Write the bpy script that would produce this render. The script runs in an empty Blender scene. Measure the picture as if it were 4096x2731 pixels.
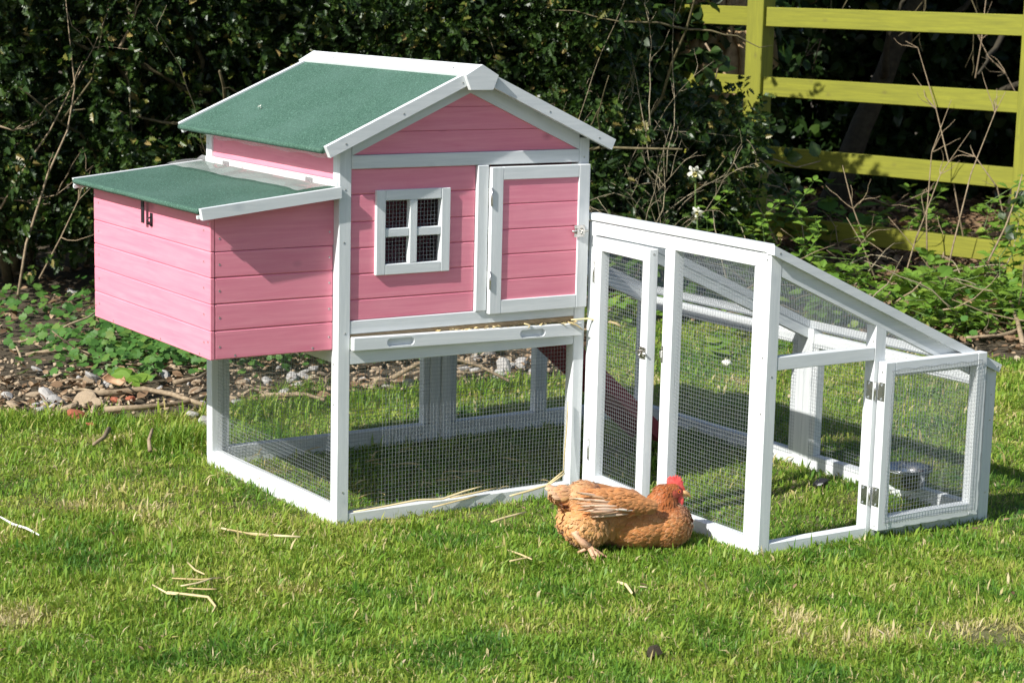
import bpy, bmesh, math, random
import numpy as np
from mathutils import Matrix, Vector
random.seed(7); rng = np.random.default_rng(11)
SC = bpy.context.scene; C = SC.collection
# ---------------------------------------------------------------- camera, sky, sun, exposure
# the place is laid out in units of 0.7 m and scaled up to true size at the very end (WS)
WS = 1.43
CP = np.array([-2.0987, -3.854, 1.1757]); FPX = 8128.49
YAW, PIT, ROL = -0.58537, -0.17256, 0.02398
def _cam():
    cy, sy, cp, sp = math.cos(YAW), math.sin(YAW), math.cos(PIT), math.sin(PIT)
    f = np.array([-sy*cp, cy*cp, sp]); r = np.array([cy, sy, 0.]); u = np.cross(r, f)
    cr, sr = math.cos(ROL), math.sin(ROL)
    return cr*r+sr*u, -sr*r+cr*u, f
CR, CU, CF = _cam()
cam = bpy.data.cameras.new('camera'); camo = bpy.data.objects.new('camera', cam); C.objects.link(camo)
camo.matrix_world = Matrix(((CR[0], CU[0], -CF[0], CP[0]*WS), (CR[1], CU[1], -CF[1], CP[1]*WS), (CR[2], CU[2], -CF[2], CP[2]*WS), (0, 0, 0, 1)))
cam.sensor_width = 36; cam.lens = FPX/4096*36; cam.clip_end = 500; cam.clip_start = .05
cam.dof.use_dof = True; cam.dof.focus_distance = 4.6*WS; cam.dof.aperture_fstop = 9
SC.camera = camo
SUN = Vector((-1.20, -.245, 1.0)).normalized()          # towards the sun, read off the cast shadows
sl = bpy.data.lights.new('sun', 'SUN'); sl.energy = 5.0; sl.angle = math.radians(.5); sl.color = (1, .965, .905)
so = bpy.data.objects.new('sun', sl); C.objects.link(so); so.rotation_euler = SUN.to_track_quat('Z', 'Y').to_euler()
so.location = (-6, -3, 6)
w = bpy.data.worlds.new('World'); SC.world = w; w.use_nodes = True
nt = w.node_tree; bg = nt.nodes['Background']; sky = nt.nodes.new('ShaderNodeTexSky'); sky.sky_type = 'NISHITA'
sky.sun_disc = False; sky.sun_elevation = math.asin(SUN.z); sky.sun_rotation = math.atan2(SUN.x, SUN.y)
sky.air_density = 1; sky.dust_density = 1.2
nt.links.new(sky.outputs[0], bg.inputs[0]); bg.inputs[1].default_value = .09
SC.view_settings.view_transform = 'Standard'; SC.view_settings.look = 'None'; SC.view_settings.exposure = .5; SC.view_settings.gamma = 1
SC.view_settings.use_curve_mapping = False
try:
    SC.cycles.max_bounces = 8; SC.cycles.transparent_max_bounces = 16
except Exception: pass

# ---------------------------------------------------------------- helpers
S0 = 4096/2352
def ray(x, y):
    x *= S0; y *= S0
    return CF + CR*(x-2048)/FPX - CU*(y-1365.5)/FPX
def gnd(x, y, z=0.):
    d = ray(x, y); return Vector(CP + d*((z-CP[2])/d[2]))
def dep(x, y, v): return Vector(CP + ray(x, y)*v)
RH = np.array([.83573, -.54914]); FH = np.array([.54914, .83573])
def uv2w(u, v): return CP[0]+RH[0]*u+FH[0]*v, CP[1]+RH[1]*u+FH[1]*v     # ground frame: u to the right, v away
def w2uv(x, y):
    dx, dy = x-CP[0], y-CP[1]; return dx*RH[0]+dy*RH[1], dx*FH[0]+dy*FH[1]
_lat = rng.random((64, 64))
def vnoise(x, y, s=1., o=0):
    x = np.asarray(x, float)/s+o*7.3+100; y = np.asarray(y, float)/s+o*3.1+100
    xi = np.floor(x).astype(int); yi = np.floor(y).astype(int); fx = x-xi; fy = y-yi
    fx = fx*fx*(3-2*fx); fy = fy*fy*(3-2*fy)
    g = lambda a, b: _lat[a % 64, b % 64]
    return (g(xi, yi)*(1-fx)+g(xi+1, yi)*fx)*(1-fy)+(g(xi, yi+1)*(1-fx)+g(xi+1, yi+1)*fx)*fy
def fbm(x, y, s, o=0): return .5*vnoise(x, y, s, o)+.3*vnoise(x, y, s/2.1, o+1)+.2*vnoise(x, y, s/4.3, o+2)

def link(o, parent=None):
    C.objects.link(o)
    if parent is not None: o.parent = parent
    return o
def tag(o, label=None, cat=None, group=None, kind=None):
    if label: o['label'] = label
    if cat: o['category'] = cat
    if group: o['group'] = group
    if kind: o['kind'] = kind
    return o
def empty(name, loc=(0, 0, 0), rz=0):
    o = bpy.data.objects.new(name, None); o.empty_display_size = .05; link(o); o.location = loc; o.rotation_euler = (0, 0, rz); return o
def copy_tree(o, parent=None):
    c = o.copy(); C.objects.link(c); c.parent = parent
    for ch in list(o.children): copy_tree(ch, c)
    return c
def npmesh(name, V, F, mats, parent=None, attrs=None, smooth=False):
    """V (n,3) array, F (m,k) array of equal-length faces"""
    me = bpy.data.meshes.new(name); V = np.asarray(V, np.float32); F = np.asarray(F, np.int32); k = F.shape[1]
    me.vertices.add(len(V)); me.vertices.foreach_set('co', V.ravel())
    me.loops.add(F.size); me.loops.foreach_set('vertex_index', F.ravel())
    me.polygons.add(len(F)); me.polygons.foreach_set('loop_start', np.arange(0, F.size, k, dtype=np.int32))
    if attrs:
        for an, (ty, arr) in attrs.items():
            a = me.attributes.new(an, ty, 'POINT')
            a.data.foreach_set('color' if ty == 'FLOAT_COLOR' else 'value', np.asarray(arr, np.float32).ravel())
    me.update(calc_edges=True); me.validate()
    if smooth: me.polygons.foreach_set('use_smooth', np.ones(len(F), bool))
    for m in (mats if isinstance(mats, (list, tuple)) else [mats]): me.materials.append(m)
    o = bpy.data.objects.new(name, me); return link(o, parent)

class MB:
    def __init__(s): s.V = []; s.F = []; s.U = []; s.M = []; s.SM = []
    def add(s, verts, faces, ax=None, mi=0, smooth=False):
        b = len(s.V); vs = [Vector(v) for v in verts]; s.V += vs
        if ax is None: ax = (Vector((1, 0, 0)), Vector((0, 1, 0)), Vector((0, 0, 1)))
        ou, ov = random.uniform(-20, 20), random.uniform(-20, 20)
        for f in faces:
            s.F.append([b+i for i in f]); s.M.append(mi); s.SM.append(smooth)
            s.U.append([(vs[i].dot(ax[0])+ou, vs[i].dot(ax[1])+vs[i].dot(ax[2])+ov) for i in f])
    def box(s, lo, hi, ch=.0014, mi=0, R=None, piv=None):
        """chamfered board; lo/hi corners, grain along its longest side"""
        lo = Vector(lo); hi = Vector(hi); c = (lo+hi)/2; h = (hi-lo)/2
        h = Vector([abs(a) for a in h]); ch = min(ch, min(h)*.6)
        L = max(range(3), key=lambda i: h[i]); oth = [i for i in range(3) if i != L]
        E = [Vector((1, 0, 0)), Vector((0, 1, 0)), Vector((0, 0, 1))]
        vs = []; idx = {}
        for sx in (-1, 1):
            for sy in (-1, 1):
                for sz in (-1, 1):
                    sg = (sx, sy, sz)
                    for k in range(3):
                        v = Vector([sg[i]*(h[i] if i == k else h[i]-ch) for i in range(3)]); idx[(sg, k)] = len(vs); vs.append(v)
        fs = []
        def put(f):
            n = (vs[f[1]]-vs[f[0]]).cross(vs[f[2]]-vs[f[0]]); m = sum((vs[i] for i in f), Vector())/len(f)
            fs.append(f if n.dot(m) > 0 else f[::-1])
        for k in range(3):
            a, b = [i for i in range(3) if i != k]
            for sk in (-1, 1):
                q = []
                for sa, sb in ((-1, -1), (1, -1), (1, 1), (-1, 1)):
                    g = [0]*3; g[k] = sk; g[a] = sa; g[b] = sb; q.append(idx[(tuple(g), k)])
                put(q)
            for sa in (-1, 1):
                for sb in (-1, 1):
                    g0 = [0]*3; g0[a] = sa; g0[b] = sb; g1 = list(g0); g0[k] = -1; g1[k] = 1
                    put([idx[(tuple(g0), a)], idx[(tuple(g0), b)], idx[(tuple(g1), b)], idx[(tuple(g1), a)]])
        for sx in (-1, 1):
            for sy in (-1, 1):
                for sz in (-1, 1): put([idx[((sx, sy, sz), k)] for k in range(3)])
        vs = [v+c for v in vs]; ax = (E[L], E[oth[0]], E[oth[1]])
        if R is not None:
            pv = Vector(piv) if piv is not None else c
            vs = [R @ (v-pv)+pv for v in vs]; ax = tuple(R @ e for e in ax)
        s.add(vs, fs, ax, mi)
    def prism(s, poly, vec, mi=0, ax=None):
        poly = [Vector(p) for p in poly]; vec = Vector(vec); n = len(poly)
        vs = poly+[p+vec for p in poly]; cen = sum(vs, Vector())/len(vs); fs = []
        for f in [list(range(n)), list(range(n, 2*n))]+[[i, (i+1) % n, n+(i+1) % n, n+i] for i in range(n)]:
            nn = Vector()
            for i in range(len(f)): nn += vs[f[i]].cross(vs[f[(i+1) % len(f)]])
            m = sum((vs[i] for i in f), Vector())/len(f)-cen
            fs.append(f if nn.dot(m) > 0 else f[::-1])
        if ax is None:
            e = max(((poly[(i+1) % n]-poly[i]) for i in range(n)), key=lambda q: q.length)
            if vec.length > e.length: e = vec
            a = e.normalized(); b = a.orthogonal().normalized(); ax = (a, b, a.cross(b))
        s.add(vs, fs, ax, mi)
    def tube(s, pts, rad, n=6, mi=0, cap=True, flat=1.0):
        pts = [Vector(p) for p in pts]; m = len(pts)
        if not hasattr(rad, '__len__'): rad = [rad]*m
        vs = []; prev = None; dist = 0
        for i, p in enumerate(pts):
            t = (pts[min(i+1, m-1)]-pts[max(i-1, 0)]).normalized()
            a = prev-t*prev.dot(t) if prev is not None else t.orthogonal()
            a = a.normalized() if a.length > 1e-6 else t.orthogonal().normalized()
            prev = a; b = t.cross(a)
            for k in range(n):
                q = 2*math.pi*k/n; vs.append(p+(a*math.cos(q)+b*math.sin(q)*flat)*rad[i])
        fs = [[i*n+k, i*n+(k+1) % n, (i+1)*n+(k+1) % n, (i+1)*n+k] for i in range(m-1) for k in range(n)]
        if cap: fs += [list(range(n))[::-1], [(m-1)*n+k for k in range(n)]]
        ax = ((pts[-1]-pts[0]).normalized(),); a = ax[0].orthogonal().normalized()
        s.add(vs, fs, (ax[0], a, ax[0].cross(a)), mi, smooth=n > 4)
    def lathe(s, prof, c, n=24, mi=0, R=None):
        c = Vector(c); vs = []
        for r, z in prof:
            for k in range(n):
                q = 2*math.pi*k/n; v = Vector((r*math.cos(q), r*math.sin(q), z)); vs.append((R @ v if R else v)+c)
        fs = [[i*n+k, i*n+(k+1) % n, (i+1)*n+(k+1) % n, (i+1)*n+k] for i in range(len(prof)-1) for k in range(n)]
        s.add(vs, fs, None, mi, smooth=True)
    def screw(s, p, nrm, r=.0024, mi=1):
        p = Vector(p); nrm = Vector(nrm).normalized(); a = nrm.orthogonal().normalized(); b = nrm.cross(a)
        vs = [p+nrm*.0006+(a*math.cos(k*math.pi/4)+b*math.sin(k*math.pi/4))*r for k in range(8)]
        vs += [p-nrm*.001+(a*math.cos(k*math.pi/4)+b*math.sin(k*math.pi/4))*r*1.1 for k in range(8)]
        vs.append(p-nrm*.0002)
        fs = [[k, (k+1) % 8, 16] for k in range(8)]+[[k+8, (k+1) % 8+8, (k+1) % 8, k] for k in range(8)]
        s.add(vs, fs, None, mi)
    def build(s, name, mats, parent=None):
        me = bpy.data.meshes.new(name); me.from_pydata([tuple(v) for v in s.V], [], s.F)
        uv = me.uv_layers.new(name='UVMap'); uv.data.foreach_set('uv', [c for f in s.U for q in f for c in q])
        me.polygons.foreach_set('material_index', s.M); me.polygons.foreach_set('use_smooth', s.SM); me.update()
        for m in (mats if isinstance(mats, (list, tuple)) else [mats]): me.materials.append(m)
        return link(bpy.data.objects.new(name, me), parent)

def instances(TV, TF, P, Rm, Sc):
    """template verts/faces placed n times -> V, F"""
    n = len(P); k = len(TV)
    V = np.einsum('nij,nkj->nki', Rm, TV[None]*np.asarray(Sc).reshape(n, 1, -1))+P[:, None, :]
    F = TF[None]+(np.arange(n)*k)[:, None, None]
    return V.reshape(-1, 3), F.reshape(-1, TF.shape[1])
def frames(N, T):
    """rotation matrices whose columns are length axis, side axis, normal"""
    N = N/np.linalg.norm(N, axis=1, keepdims=True); T = T-N*np.sum(N*T, 1, keepdims=True)
    T = T/(np.linalg.norm(T, axis=1, keepdims=True)+1e-9); B = np.cross(N, T)
    return np.stack([T, B, N], 2)
def rdir(n): v = rng.normal(size=(n, 3)); return v/np.linalg.norm(v, axis=1, keepdims=True)

# ---------------------------------------------------------------- materials
def mat(name):
    m = bpy.data.materials.new(name); m.use_nodes = True; n = m.node_tree; b = n.nodes['Principled BSDF']; return m, n, b
def N(n, t, **k):
    x = n.nodes.new(t)
    for a, v in k.items():
        if a in x.inputs.keys() if hasattr(x.inputs, 'keys') else False: x.inputs[a].default_value = v
        else: setattr(x, a, v)
    return x
def ramp(n, src, stops, interp='LINEAR'):
    r = n.nodes.new('ShaderNodeValToRGB'); r.color_ramp.interpolation = interp
    e = r.color_ramp.elements
    while len(e) < len(stops): e.new(.5)
    for q, (p, c) in zip(e, stops): q.position = p; q.color = (*c, 1) if len(c) == 3 else c
    n.links.new(src, r.inputs[0]); return r.outputs[0]
def mix(n, fac, a, b, mode='MIX'):
    x = n.nodes.new('ShaderNodeMix'); x.data_type = 'RGBA'; x.blend_type = mode
    for s_, v in ((0, fac), (6, a), (7, b)):
        if isinstance(v, (int, float)): x.inputs[s_].default_value = v
        elif isinstance(v, tuple): x.inputs[s_].default_value = (*v, 1)
        else: n.links.new(v, x.inputs[s_])
    return x.outputs[2]
def mapping(n, coord, scale, loc=(0, 0, 0)):
    mp = n.nodes.new('ShaderNodeMapping'); mp.inputs['Scale'].default_value = scale; mp.inputs['Location'].default_value = loc
    n.links.new(coord, mp.inputs[0]); return mp.outputs[0]
def noise(n, vec, scale, det=3, rough=.55, dist=0):
    x = n.nodes.new('ShaderNodeTexNoise'); x.inputs['Scale'].default_value = scale; x.inputs['Detail'].default_value = det
    x.inputs['Roughness'].default_value = rough; x.inputs['Distortion'].default_value = dist
    if vec is not None: n.links.new(vec, x.inputs['Vector'])
    return x.outputs[0]
def bump(n, b, h, st, dist=.001):
    x = n.nodes.new('ShaderNodeBump'); x.inputs['Strength'].default_value = st; x.inputs['Distance'].default_value = dist
    n.links.new(h, x.inputs['Height']); n.links.new(x.outputs[0], b.inputs['Normal'])
def wood(name, light, dark, grain=.35, knot=(.2, .18, .2), rough=.55, knotamt=.8):
    m, n, b = mat(name); tc = n.nodes.new('ShaderNodeTexCoord'); uv = tc.outputs['UV']
    g1 = noise(n, mapping(n, uv, (5, 90, 1)), 1, 4, .6, .6)
    g2 = noise(n, mapping(n, uv, (30, 700, 1)), 1, 2, .5)
    blot = noise(n, mapping(n, uv, (9, 22, 1)), 1, 3, .6)
    c = mix(n, ramp(n, g1, [(.35, (0, 0, 0)), (.7, (1, 1, 1))]), light, dark)
    c = mix(n, ramp(n, g2, [(.5, (0, 0, 0)), (.8, (grain, grain, grain))]), c, dark)
    c = mix(n, ramp(n, blot, [(.45, (0, 0, 0)), (.8, (.45, .45, .45))]), c, dark)
    vo = n.nodes.new('ShaderNodeTexVoronoi'); vo.inputs['Scale'].default_value = 1
    n.links.new(mapping(n, uv, (11, 17, 1)), vo.inputs['Vector'])
    kn = ramp(n, vo.outputs['Distance'], [(.03, (knotamt,)*3), (.10, (knotamt*.5,)*3), (.22, (0, 0, 0))])
    sel = n.nodes.new('ShaderNodeSeparateColor'); n.links.new(vo.outputs['Color'], sel.inputs[0])
    gt = n.nodes.new('ShaderNodeMath'); gt.operation = 'GREATER_THAN'; gt.inputs[1].default_value = .66; n.links.new(sel.outputs[0], gt.inputs[0])
    ml = n.nodes.new('ShaderNodeMath'); ml.operation = 'MULTIPLY'; n.links.new(kn, ml.inputs[0]); n.links.new(gt.outputs[0], ml.inputs[1])
    c = mix(n, ml.outputs[0], c, knot)
    n.links.new(c, b.inputs['Base Color']); b.inputs['Roughness'].default_value = rough
    b.inputs['Specular IOR Level'].default_value = .35
    bump(n, b, g2, .35, .0006); return m
M = {}
M['white'] = wood('white_washed_wood', (.73, .755, .765), (.61, .645, .66), .5, (.36, .41, .45), .5, .45)
M['pink'] = wood('pink_stained_wood', (.84, .305, .385), (.76, .225, .315), .5, (.33, .09, .14), .5, .75)
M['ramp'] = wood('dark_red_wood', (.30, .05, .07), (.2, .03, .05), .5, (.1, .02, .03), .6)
M['ply'] = wood('bare_plywood', (.45, .33, .2), (.33, .23, .13), .5, (.2, .12, .07), .7)
# treated fence timber, yellow-green
M['fence'] = wood('green_treated_timber', (.245, .250, .026), (.17, .175, .022), .6, (.11, .09, .03), .7, .5)

def metal(name, col, rough=.35, mt=.9):
    m, n, b = mat(name); b.inputs['Base Color'].default_value = (*col, 1); b.inputs['Metallic'].default_value = mt
    tc = n.nodes.new('ShaderNodeTexCoord'); r = ramp(n, noise(n, tc.outputs['Object'], 90, 3), [(.3, (rough*.7,)*3), (.7, (rough*1.4,)*3)])
    n.links.new(r, b.inputs['Roughness']); return m
M['zinc'] = metal('galvanised_wire', (.33, .36, .38), .5, .45)
M['steel'] = metal('bright_steel', (.62, .61, .58), .28, 1)
M['bowl'] = metal('polished_steel', (.50, .51, .52), .16, 1)
M['black'] = metal('black_metal', (.03, .03, .035), .4, .4)

m, n, b = mat('green_mineral_felt'); tc = n.nodes.new('ShaderNodeTexCoord'); ob = tc.outputs['Object']
nz = noise(n, ob, 260, 4, .9); n2 = noise(n, ob, 120, 2, .6); n3 = noise(n, ob, 6, 4, .65)
c = ramp(n, nz, [(.36, (.008, .03, .02)), (.5, (.038, .104, .068)), (.58, (.082, .185, .13)), (.68, (.26, .41, .33))])
c = mix(n, ramp(n, n2, [(.4, (0, 0, 0)), (.7, (.5, .5, .5))]), c, (.028, .08, .056))
c = mix(n, ramp(n, n3, [(.4, (0, 0, 0)), (.7, (.45, .45, .45))]), c, (.085, .165, .13))
n.links.new(c, b.inputs['Base Color']); b.inputs['Roughness'].default_value = .85; bump(n, b, nz, .8, .0015); M['felt'] = m

m, n, b = mat('clear_plastic_film'); b.inputs['Base Color'].default_value = (.95, .95, .95, 1); b.inputs['Roughness'].default_value = .06
b.inputs['Alpha'].default_value = .28; b.inputs['Specular IOR Level'].default_value = .9; M['film'] = m

def leafmat(name, stops, rough=.45, trans=.3, spec=.5, tcol=(.35, .5, .05)):
    m, n, b = mat(name); at = n.nodes.new('ShaderNodeAttribute'); at.attribute_name = 'var'
    c = ramp(n, at.outputs['Fac'], stops); n.links.new(c, b.inputs['Base Color'])
    b.inputs['Roughness'].default_value = rough; b.inputs['Specular IOR Level'].default_value = spec
    if trans:
        tr = n.nodes.new('ShaderNodeBsdfTranslucent'); mx = n.nodes.new('ShaderNodeMixShader'); mx.inputs[0].default_value = trans
        n.links.new(mix(n, .5, c, tcol, 'MIX'), tr.inputs[0]); out = n.nodes['Material Output']
        n.links.new(b.outputs[0], mx.inputs[1]); n.links.new(tr.outputs[0], mx.inputs[2]); n.links.new(mx.outputs[0], out.inputs[0])
    return m
M['grass'] = leafmat('grass_blades', [(0, (.055, .16, .022)), (.25, (.135, .27, .030)), (.5, (.235, .36, .042)), (.7, (.35, .40, .07)), (.86, (.52, .43, .18)), (1, (.66, .56, .33))], .48, .38, .28, (.34, .46, .04))
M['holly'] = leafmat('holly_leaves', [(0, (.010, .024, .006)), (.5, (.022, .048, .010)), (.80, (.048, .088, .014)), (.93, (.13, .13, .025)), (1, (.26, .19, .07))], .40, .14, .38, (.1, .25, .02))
M['ivy'] = leafmat('ground_ivy_leaves', [(0, (.03, .09, .018)), (.6, (.075, .18, .035)), (.9, (.12, .21, .04)), (1, (.28, .24, .1))], .5, .25, .3)
M['nettle'] = leafmat('nettle_leaves', [(0, (.055, .14, .02)), (.6, (.15, .27, .035)), (.9, (.30, .38, .06)), (1, (.26, .27, .08))], .5, .3, .3)
M['litter'] = leafmat('dead_leaves', [(0, (.09, .055, .03)), (.5, (.22, .14, .08)), (.8, (.36, .25, .15)), (1, (.5, .42, .3))], .7, .1, .2, (.3, .15, .05))
M['straw'] = leafmat('dry_straw', [(0, (.52, .40, .18)), (1, (.78, .66, .38))], .5, .15, .3, (.6, .45, .15))
def plain(name, c1, c2, scale, rough=.8, st=.5, det=4, dist=.004):
    m, n, b = mat(name); tc = n.nodes.new('ShaderNodeTexCoord'); nz = noise(n, tc.outputs['Object'], scale, det, .65)
    n.links.new(ramp(n, nz, [(.3, c1), (.7, c2)]), b.inputs['Base Color']); b.inputs['Roughness'].default_value = rough
    bump(n, b, nz, st, dist); return m
M['soil'] = plain('dark_soil', (.035, .026, .014), (.11, .085, .05), 30, .95, .8, 6, .02)
M['turf'] = plain('turf_base', (.05, .055, .018), (.16, .15, .06), 38, .95, .8, 6, .01)
M['shadebark'] = plain('shade_toned_bark', (.022, .018, .010), (.06, .05, .03), 30, .9, .6, 5, .01)  # darker copy of the bark, the trunks' shade put into its colour
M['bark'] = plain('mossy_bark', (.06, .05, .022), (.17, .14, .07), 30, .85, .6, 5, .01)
M['twig'] = plain('dry_twig', (.17, .12, .07), (.36, .28, .18), 60, .8, .4, 4, .003)
M['pale'] = plain('pale_dead_stalk', (.20, .16, .10), (.40, .34, .23), 50, .8, .3, 3, .002)
M['ivystem'] = plain('tan_ivy_stems', (.28, .18, .09), (.50, .36, .2), 25, .85, .6, 4, .01)
M['stone'] = plain('grey_white_stone', (.26, .25, .23), (.52, .50, .47), 20, .85, .5, 5, .005)
M['tan'] = plain('tan_stone', (.28, .20, .12), (.45, .36, .25), 22, .9, .5, 5, .005)
M['brick'] = plain('broken_red_brick', (.30, .08, .04), (.45, .15, .08), 25, .9, .5, 4, .005)
M['brownleaf'] = plain('crumpled_brown_leaf', (.30, .16, .08), (.55, .36, .2), 18, .6, .6, 4, .01)
M['petal'] = plain('white_petal', (.72, .72, .62), (.82, .82, .74), 30, .5, .2)
M['yolk'] = plain('yellow_trumpet', (.65, .55, .12), (.7, .65, .3), 30, .5, .2)
M['stem'] = plain('green_stem', (.07, .13, .03), (.13, .2, .05), 40, .5, .2)

exec_sections = []
# ---------------------------------------------------------------- ground
def make_ground():
    xs = np.linspace(-40, 40, 60); far = 3.2
    # soil sheet to the horizon
    gx, gy = np.meshgrid(np.concatenate([np.linspace(-60, -4, 15), np.linspace(-3.8, 8, 90), np.linspace(8.5, 80, 20)]),
                         np.concatenate([np.linspace(-60, -5, 15), np.linspace(-4.8, 8, 90), np.linspace(8.5, 90, 20)]))
    z = -.034+.02*fbm(gx, gy, .5, 3)
    V = np.stack([gx, gy, z], -1).reshape(-1, 3); ny, nx = gx.shape
    i = np.arange(ny*nx).reshape(ny, nx); F = np.stack([i[:-1, :-1], i[:-1, 1:], i[1:, 1:], i[1:, :-1]], -1).reshape(-1, 4)
    o = npmesh('ground', V, F, M['soil'], smooth=True); tag(o, kind='structure')
def lawn_edge(u):                                     # how far the lawn reaches away from the camera, by u
    return np.interp(u, [-6, -1.6, -1.25, -.9, -.5, -.1, .22, .36, .85, 1.1, 1.55, 2.2, 6], [5.5, 5.55, 5.42, 5.5, 5.80, 6.0, 6.25, 7.35, 7.3, 6.95, 6.75, 6.55, 6.5])
def lawn_z(x, y): return -.014+.009*(fbm(x, y, .7, 5)-.5)
def make_lawn():
    u, v = np.meshgrid(np.linspace(-3.6, 4.2, 110), np.linspace(0, 1, 90))
    v = 1.2+v*(lawn_edge(u)-1.2+.05*np.sin(u*17)+.04*np.sin(u*41))
    x, y = uv2w(u, v); z = .003+lawn_z(x, y)-.004
    V = np.stack([x, y, z], -1).reshape(-1, 3); ny, nx = u.shape
    i = np.arange(ny*nx).reshape(ny, nx); F = np.stack([i[:-1, :-1], i[:-1, 1:], i[1:, 1:], i[1:, :-1]], -1).reshape(-1, 4)
    o = npmesh('lawn', V, F, M['turf'], smooth=True); tag(o, kind='structure')
def make_grass():
    def sample(n, u0, u1, v0, v1):
        u = rng.uniform(u0, u1, n); v = rng.uniform(v0, v1, n); return u, v
    parts = [sample(620000, -1.2, 1.25, 2.95, 4.4), sample(480000, -1.75, 2.0, 4.4, 7.4),
             sample(40000, -3.4, 4, 1.6, 6.9)]
    u = np.concatenate([p[0] for p in parts]); v = np.concatenate([p[1] for p in parts])
    edge = lawn_edge(u)+.16*(fbm(u, v, .25, 8)-.5)
    keep = v < edge
    u, v = u[keep], v[keep]; edge = edge[keep]
    x, y = uv2w(u, v)
    dens = fbm(x, y, .22, 1); bare = fbm(x, y, .5, 4)
    # thin muddy patch at the lower right
    px, py = gnd(2270, 1440)[:2]; pu, pv = w2uv(px, py); patch = np.exp(-(((u-pu)/.20)**2+((v-pv)/.085)**2))*1.15
    for qx, qy, qs in ((60, 1420, .07), (660, 1345, .05), (900, 1465, .05), (1500, 1500, .05), (600, 1540, .05), (150, 1500, .05)):
        qp = gnd(qx, qy); qu, qv = w2uv(qp.x, qp.y); patch = patch+.7*np.exp(-(((u-qu)/qs)**2+((v-qv)/(qs*.55))**2))
    k = (rng.random(len(u)) < .45+1.1*dens) & (rng.random(len(u)) > patch*.8)
    x, y, u, v, dens, bare, edge = [a[k] for a in (x, y, u, v, dens, bare, edge)]
    n = len(x)
    tuft = vnoise(x, y, .055, 9); big = fbm(x, y, .3, 12)
    L = (.010+.016*rng.random(n)**1.2)*(.65+.7*tuft)*(.75+.55*big)
    L = L*(1+1.5*np.clip(1-(edge-v)/.25, 0, 1)*rng.random(n)*(vnoise(x, y, .12, 15) > .45))
    inside = (x > .0) & (x < 1.36) & (y < .67) & ((y > 0) | ((y > -.65) & (x > .66)))
    L[inside] *= .92
    tb = np.exp(-(((u+.72)/.16)**2+((v-5.18)/.22)**2)); L *= 1+1.6*tb*rng.random(n)
    W_ = .00055+.00075*rng.random(n)**1.5; wide = rng.random(n) < .06; W_[wide] *= 2.3; L[wide] *= 1.5; W_ *= 1+.25*np.clip(v-4.2, 0, 2)
    # a few broad long blades
    comb = 6.28*fbm(x, y, .13, 20)*2.2+rng.normal(0, 1.6, n)
    lean = np.clip(rng.normal(.95, .42, n), .05, 1.5)
    d = np.stack([np.cos(comb)*np.sin(lean), np.sin(comb)*np.sin(lean), np.cos(lean)], 1)
    side = np.stack([-np.sin(comb+rng.normal(0, .6, n)), np.cos(comb), rng.normal(0, .25, n)], 1); side /= np.linalg.norm(side, axis=1, keepdims=True)
    P = np.stack([x, y, lawn_z(x, y)-.002], 1)
    droop = np.zeros((n, 3)); droop[:, 2] = -1
    c1 = P+d*(L*.5)[:, None]+np.array([0, 0, 1])*(L*.13)[:, None]
    tip = P+d*L[:, None]+droop*(L*.12*lean)[:, None]
    tip[:, 2] = np.maximum(tip[:, 2], P[:, 2]+.002)
    sW = side*W_[:, None]
    V = np.stack([P-sW*.8, P+sW*.8, c1+sW, c1-sW, tip], 1).reshape(-1, 3)
    b = np.arange(n)*5
    F = np.concatenate([np.stack([b, b+1, b+2], 1), np.stack([b, b+2, b+3], 1), np.stack([b+3, b+2, b+4], 1)])
    yel = fbm(x, y, .28, 30); dry = np.clip((vnoise(x, y, .09, 33)-.62)*2.2, 0, .6)*np.clip((bare-.42)*5, 0, 1)
    dk = np.clip((fbm(x, y, .17, 61)-.54)*2.6, 0, .24)
    var = np.clip(.16+.62*yel-dk+rng.normal(0, .13, n)+dry*rng.random(n)+patch[k]*.3, 0, 1)
    isdry = rng.random(n) < .07+.25*dry; var[isdry] = rng.uniform(.82, 1, isdry.sum())
    o = npmesh('grass', V, F, M['grass'], attrs={'var': ('FLOAT', np.repeat(var, 5))})
    tag(o, kind='stuff')
make_ground(); make_lawn(); make_grass()

# ---------------------------------------------------------------- the coop
W, D, PW = .66, .676, .03
K = .442                                               # roof pitch
WP = [M['white'], M['steel']]; PP = [M['pink'], M['steel']]
coop = empty('chicken_coop'); tag(coop, 'pink and white wooden chicken coop with green felt roofs, nest box and wire run', 'chicken coop')
def board(name, lo, hi, m=None, parent=None, ch=.0014, screws=()):
    b = MB(); b.box(lo, hi, ch)
    for p, nn in screws: b.screw(p, nn)
    return b.build(name, m or WP, parent or coop)
def wire(name, o, U, Vv, w, h, parent, pitch=.0089, r=.00029, ragged=0.):
    """welded mesh: o corner, U and V unit directions"""
    b = MB(); o = Vector(o); U = Vector(U).normalized(); Vv = Vector(Vv).normalized(); Nn = U.cross(Vv)
    ph1, ph2 = random.random()*6, random.random()*6
    def q(a, c, s):
        wob = Nn*(.0016*math.sin(a*9+ph1)*math.sin(c*8+ph2))
        return o+U*(a+.0009*math.sin(c*23+ph1+s))+Vv*(c+.0009*math.sin(a*19+ph2+s))+wob
    nu, nv = int(w/pitch), int(h/pitch)
    for i in range(nu+1):
        a = (w-nu*pitch)/2+i*pitch; e = random.uniform(-ragged, ragged)
        b.tube([q(a, h*t/4+(e if t == 4 else 0), 0)+Nn*r for t in range(5)], r, 5, cap=False)
    for j in range(nv+1):
        c = (h-nv*pitch)/2+j*pitch; e = random.uniform(-ragged, ragged)
        b.tube([q(w*t/4+(e if t == 4 else 0), c, 0)-Nn*r for t in range(5)], r, 5, cap=False)
    return b.build(name, M['zinc'], parent)
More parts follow.
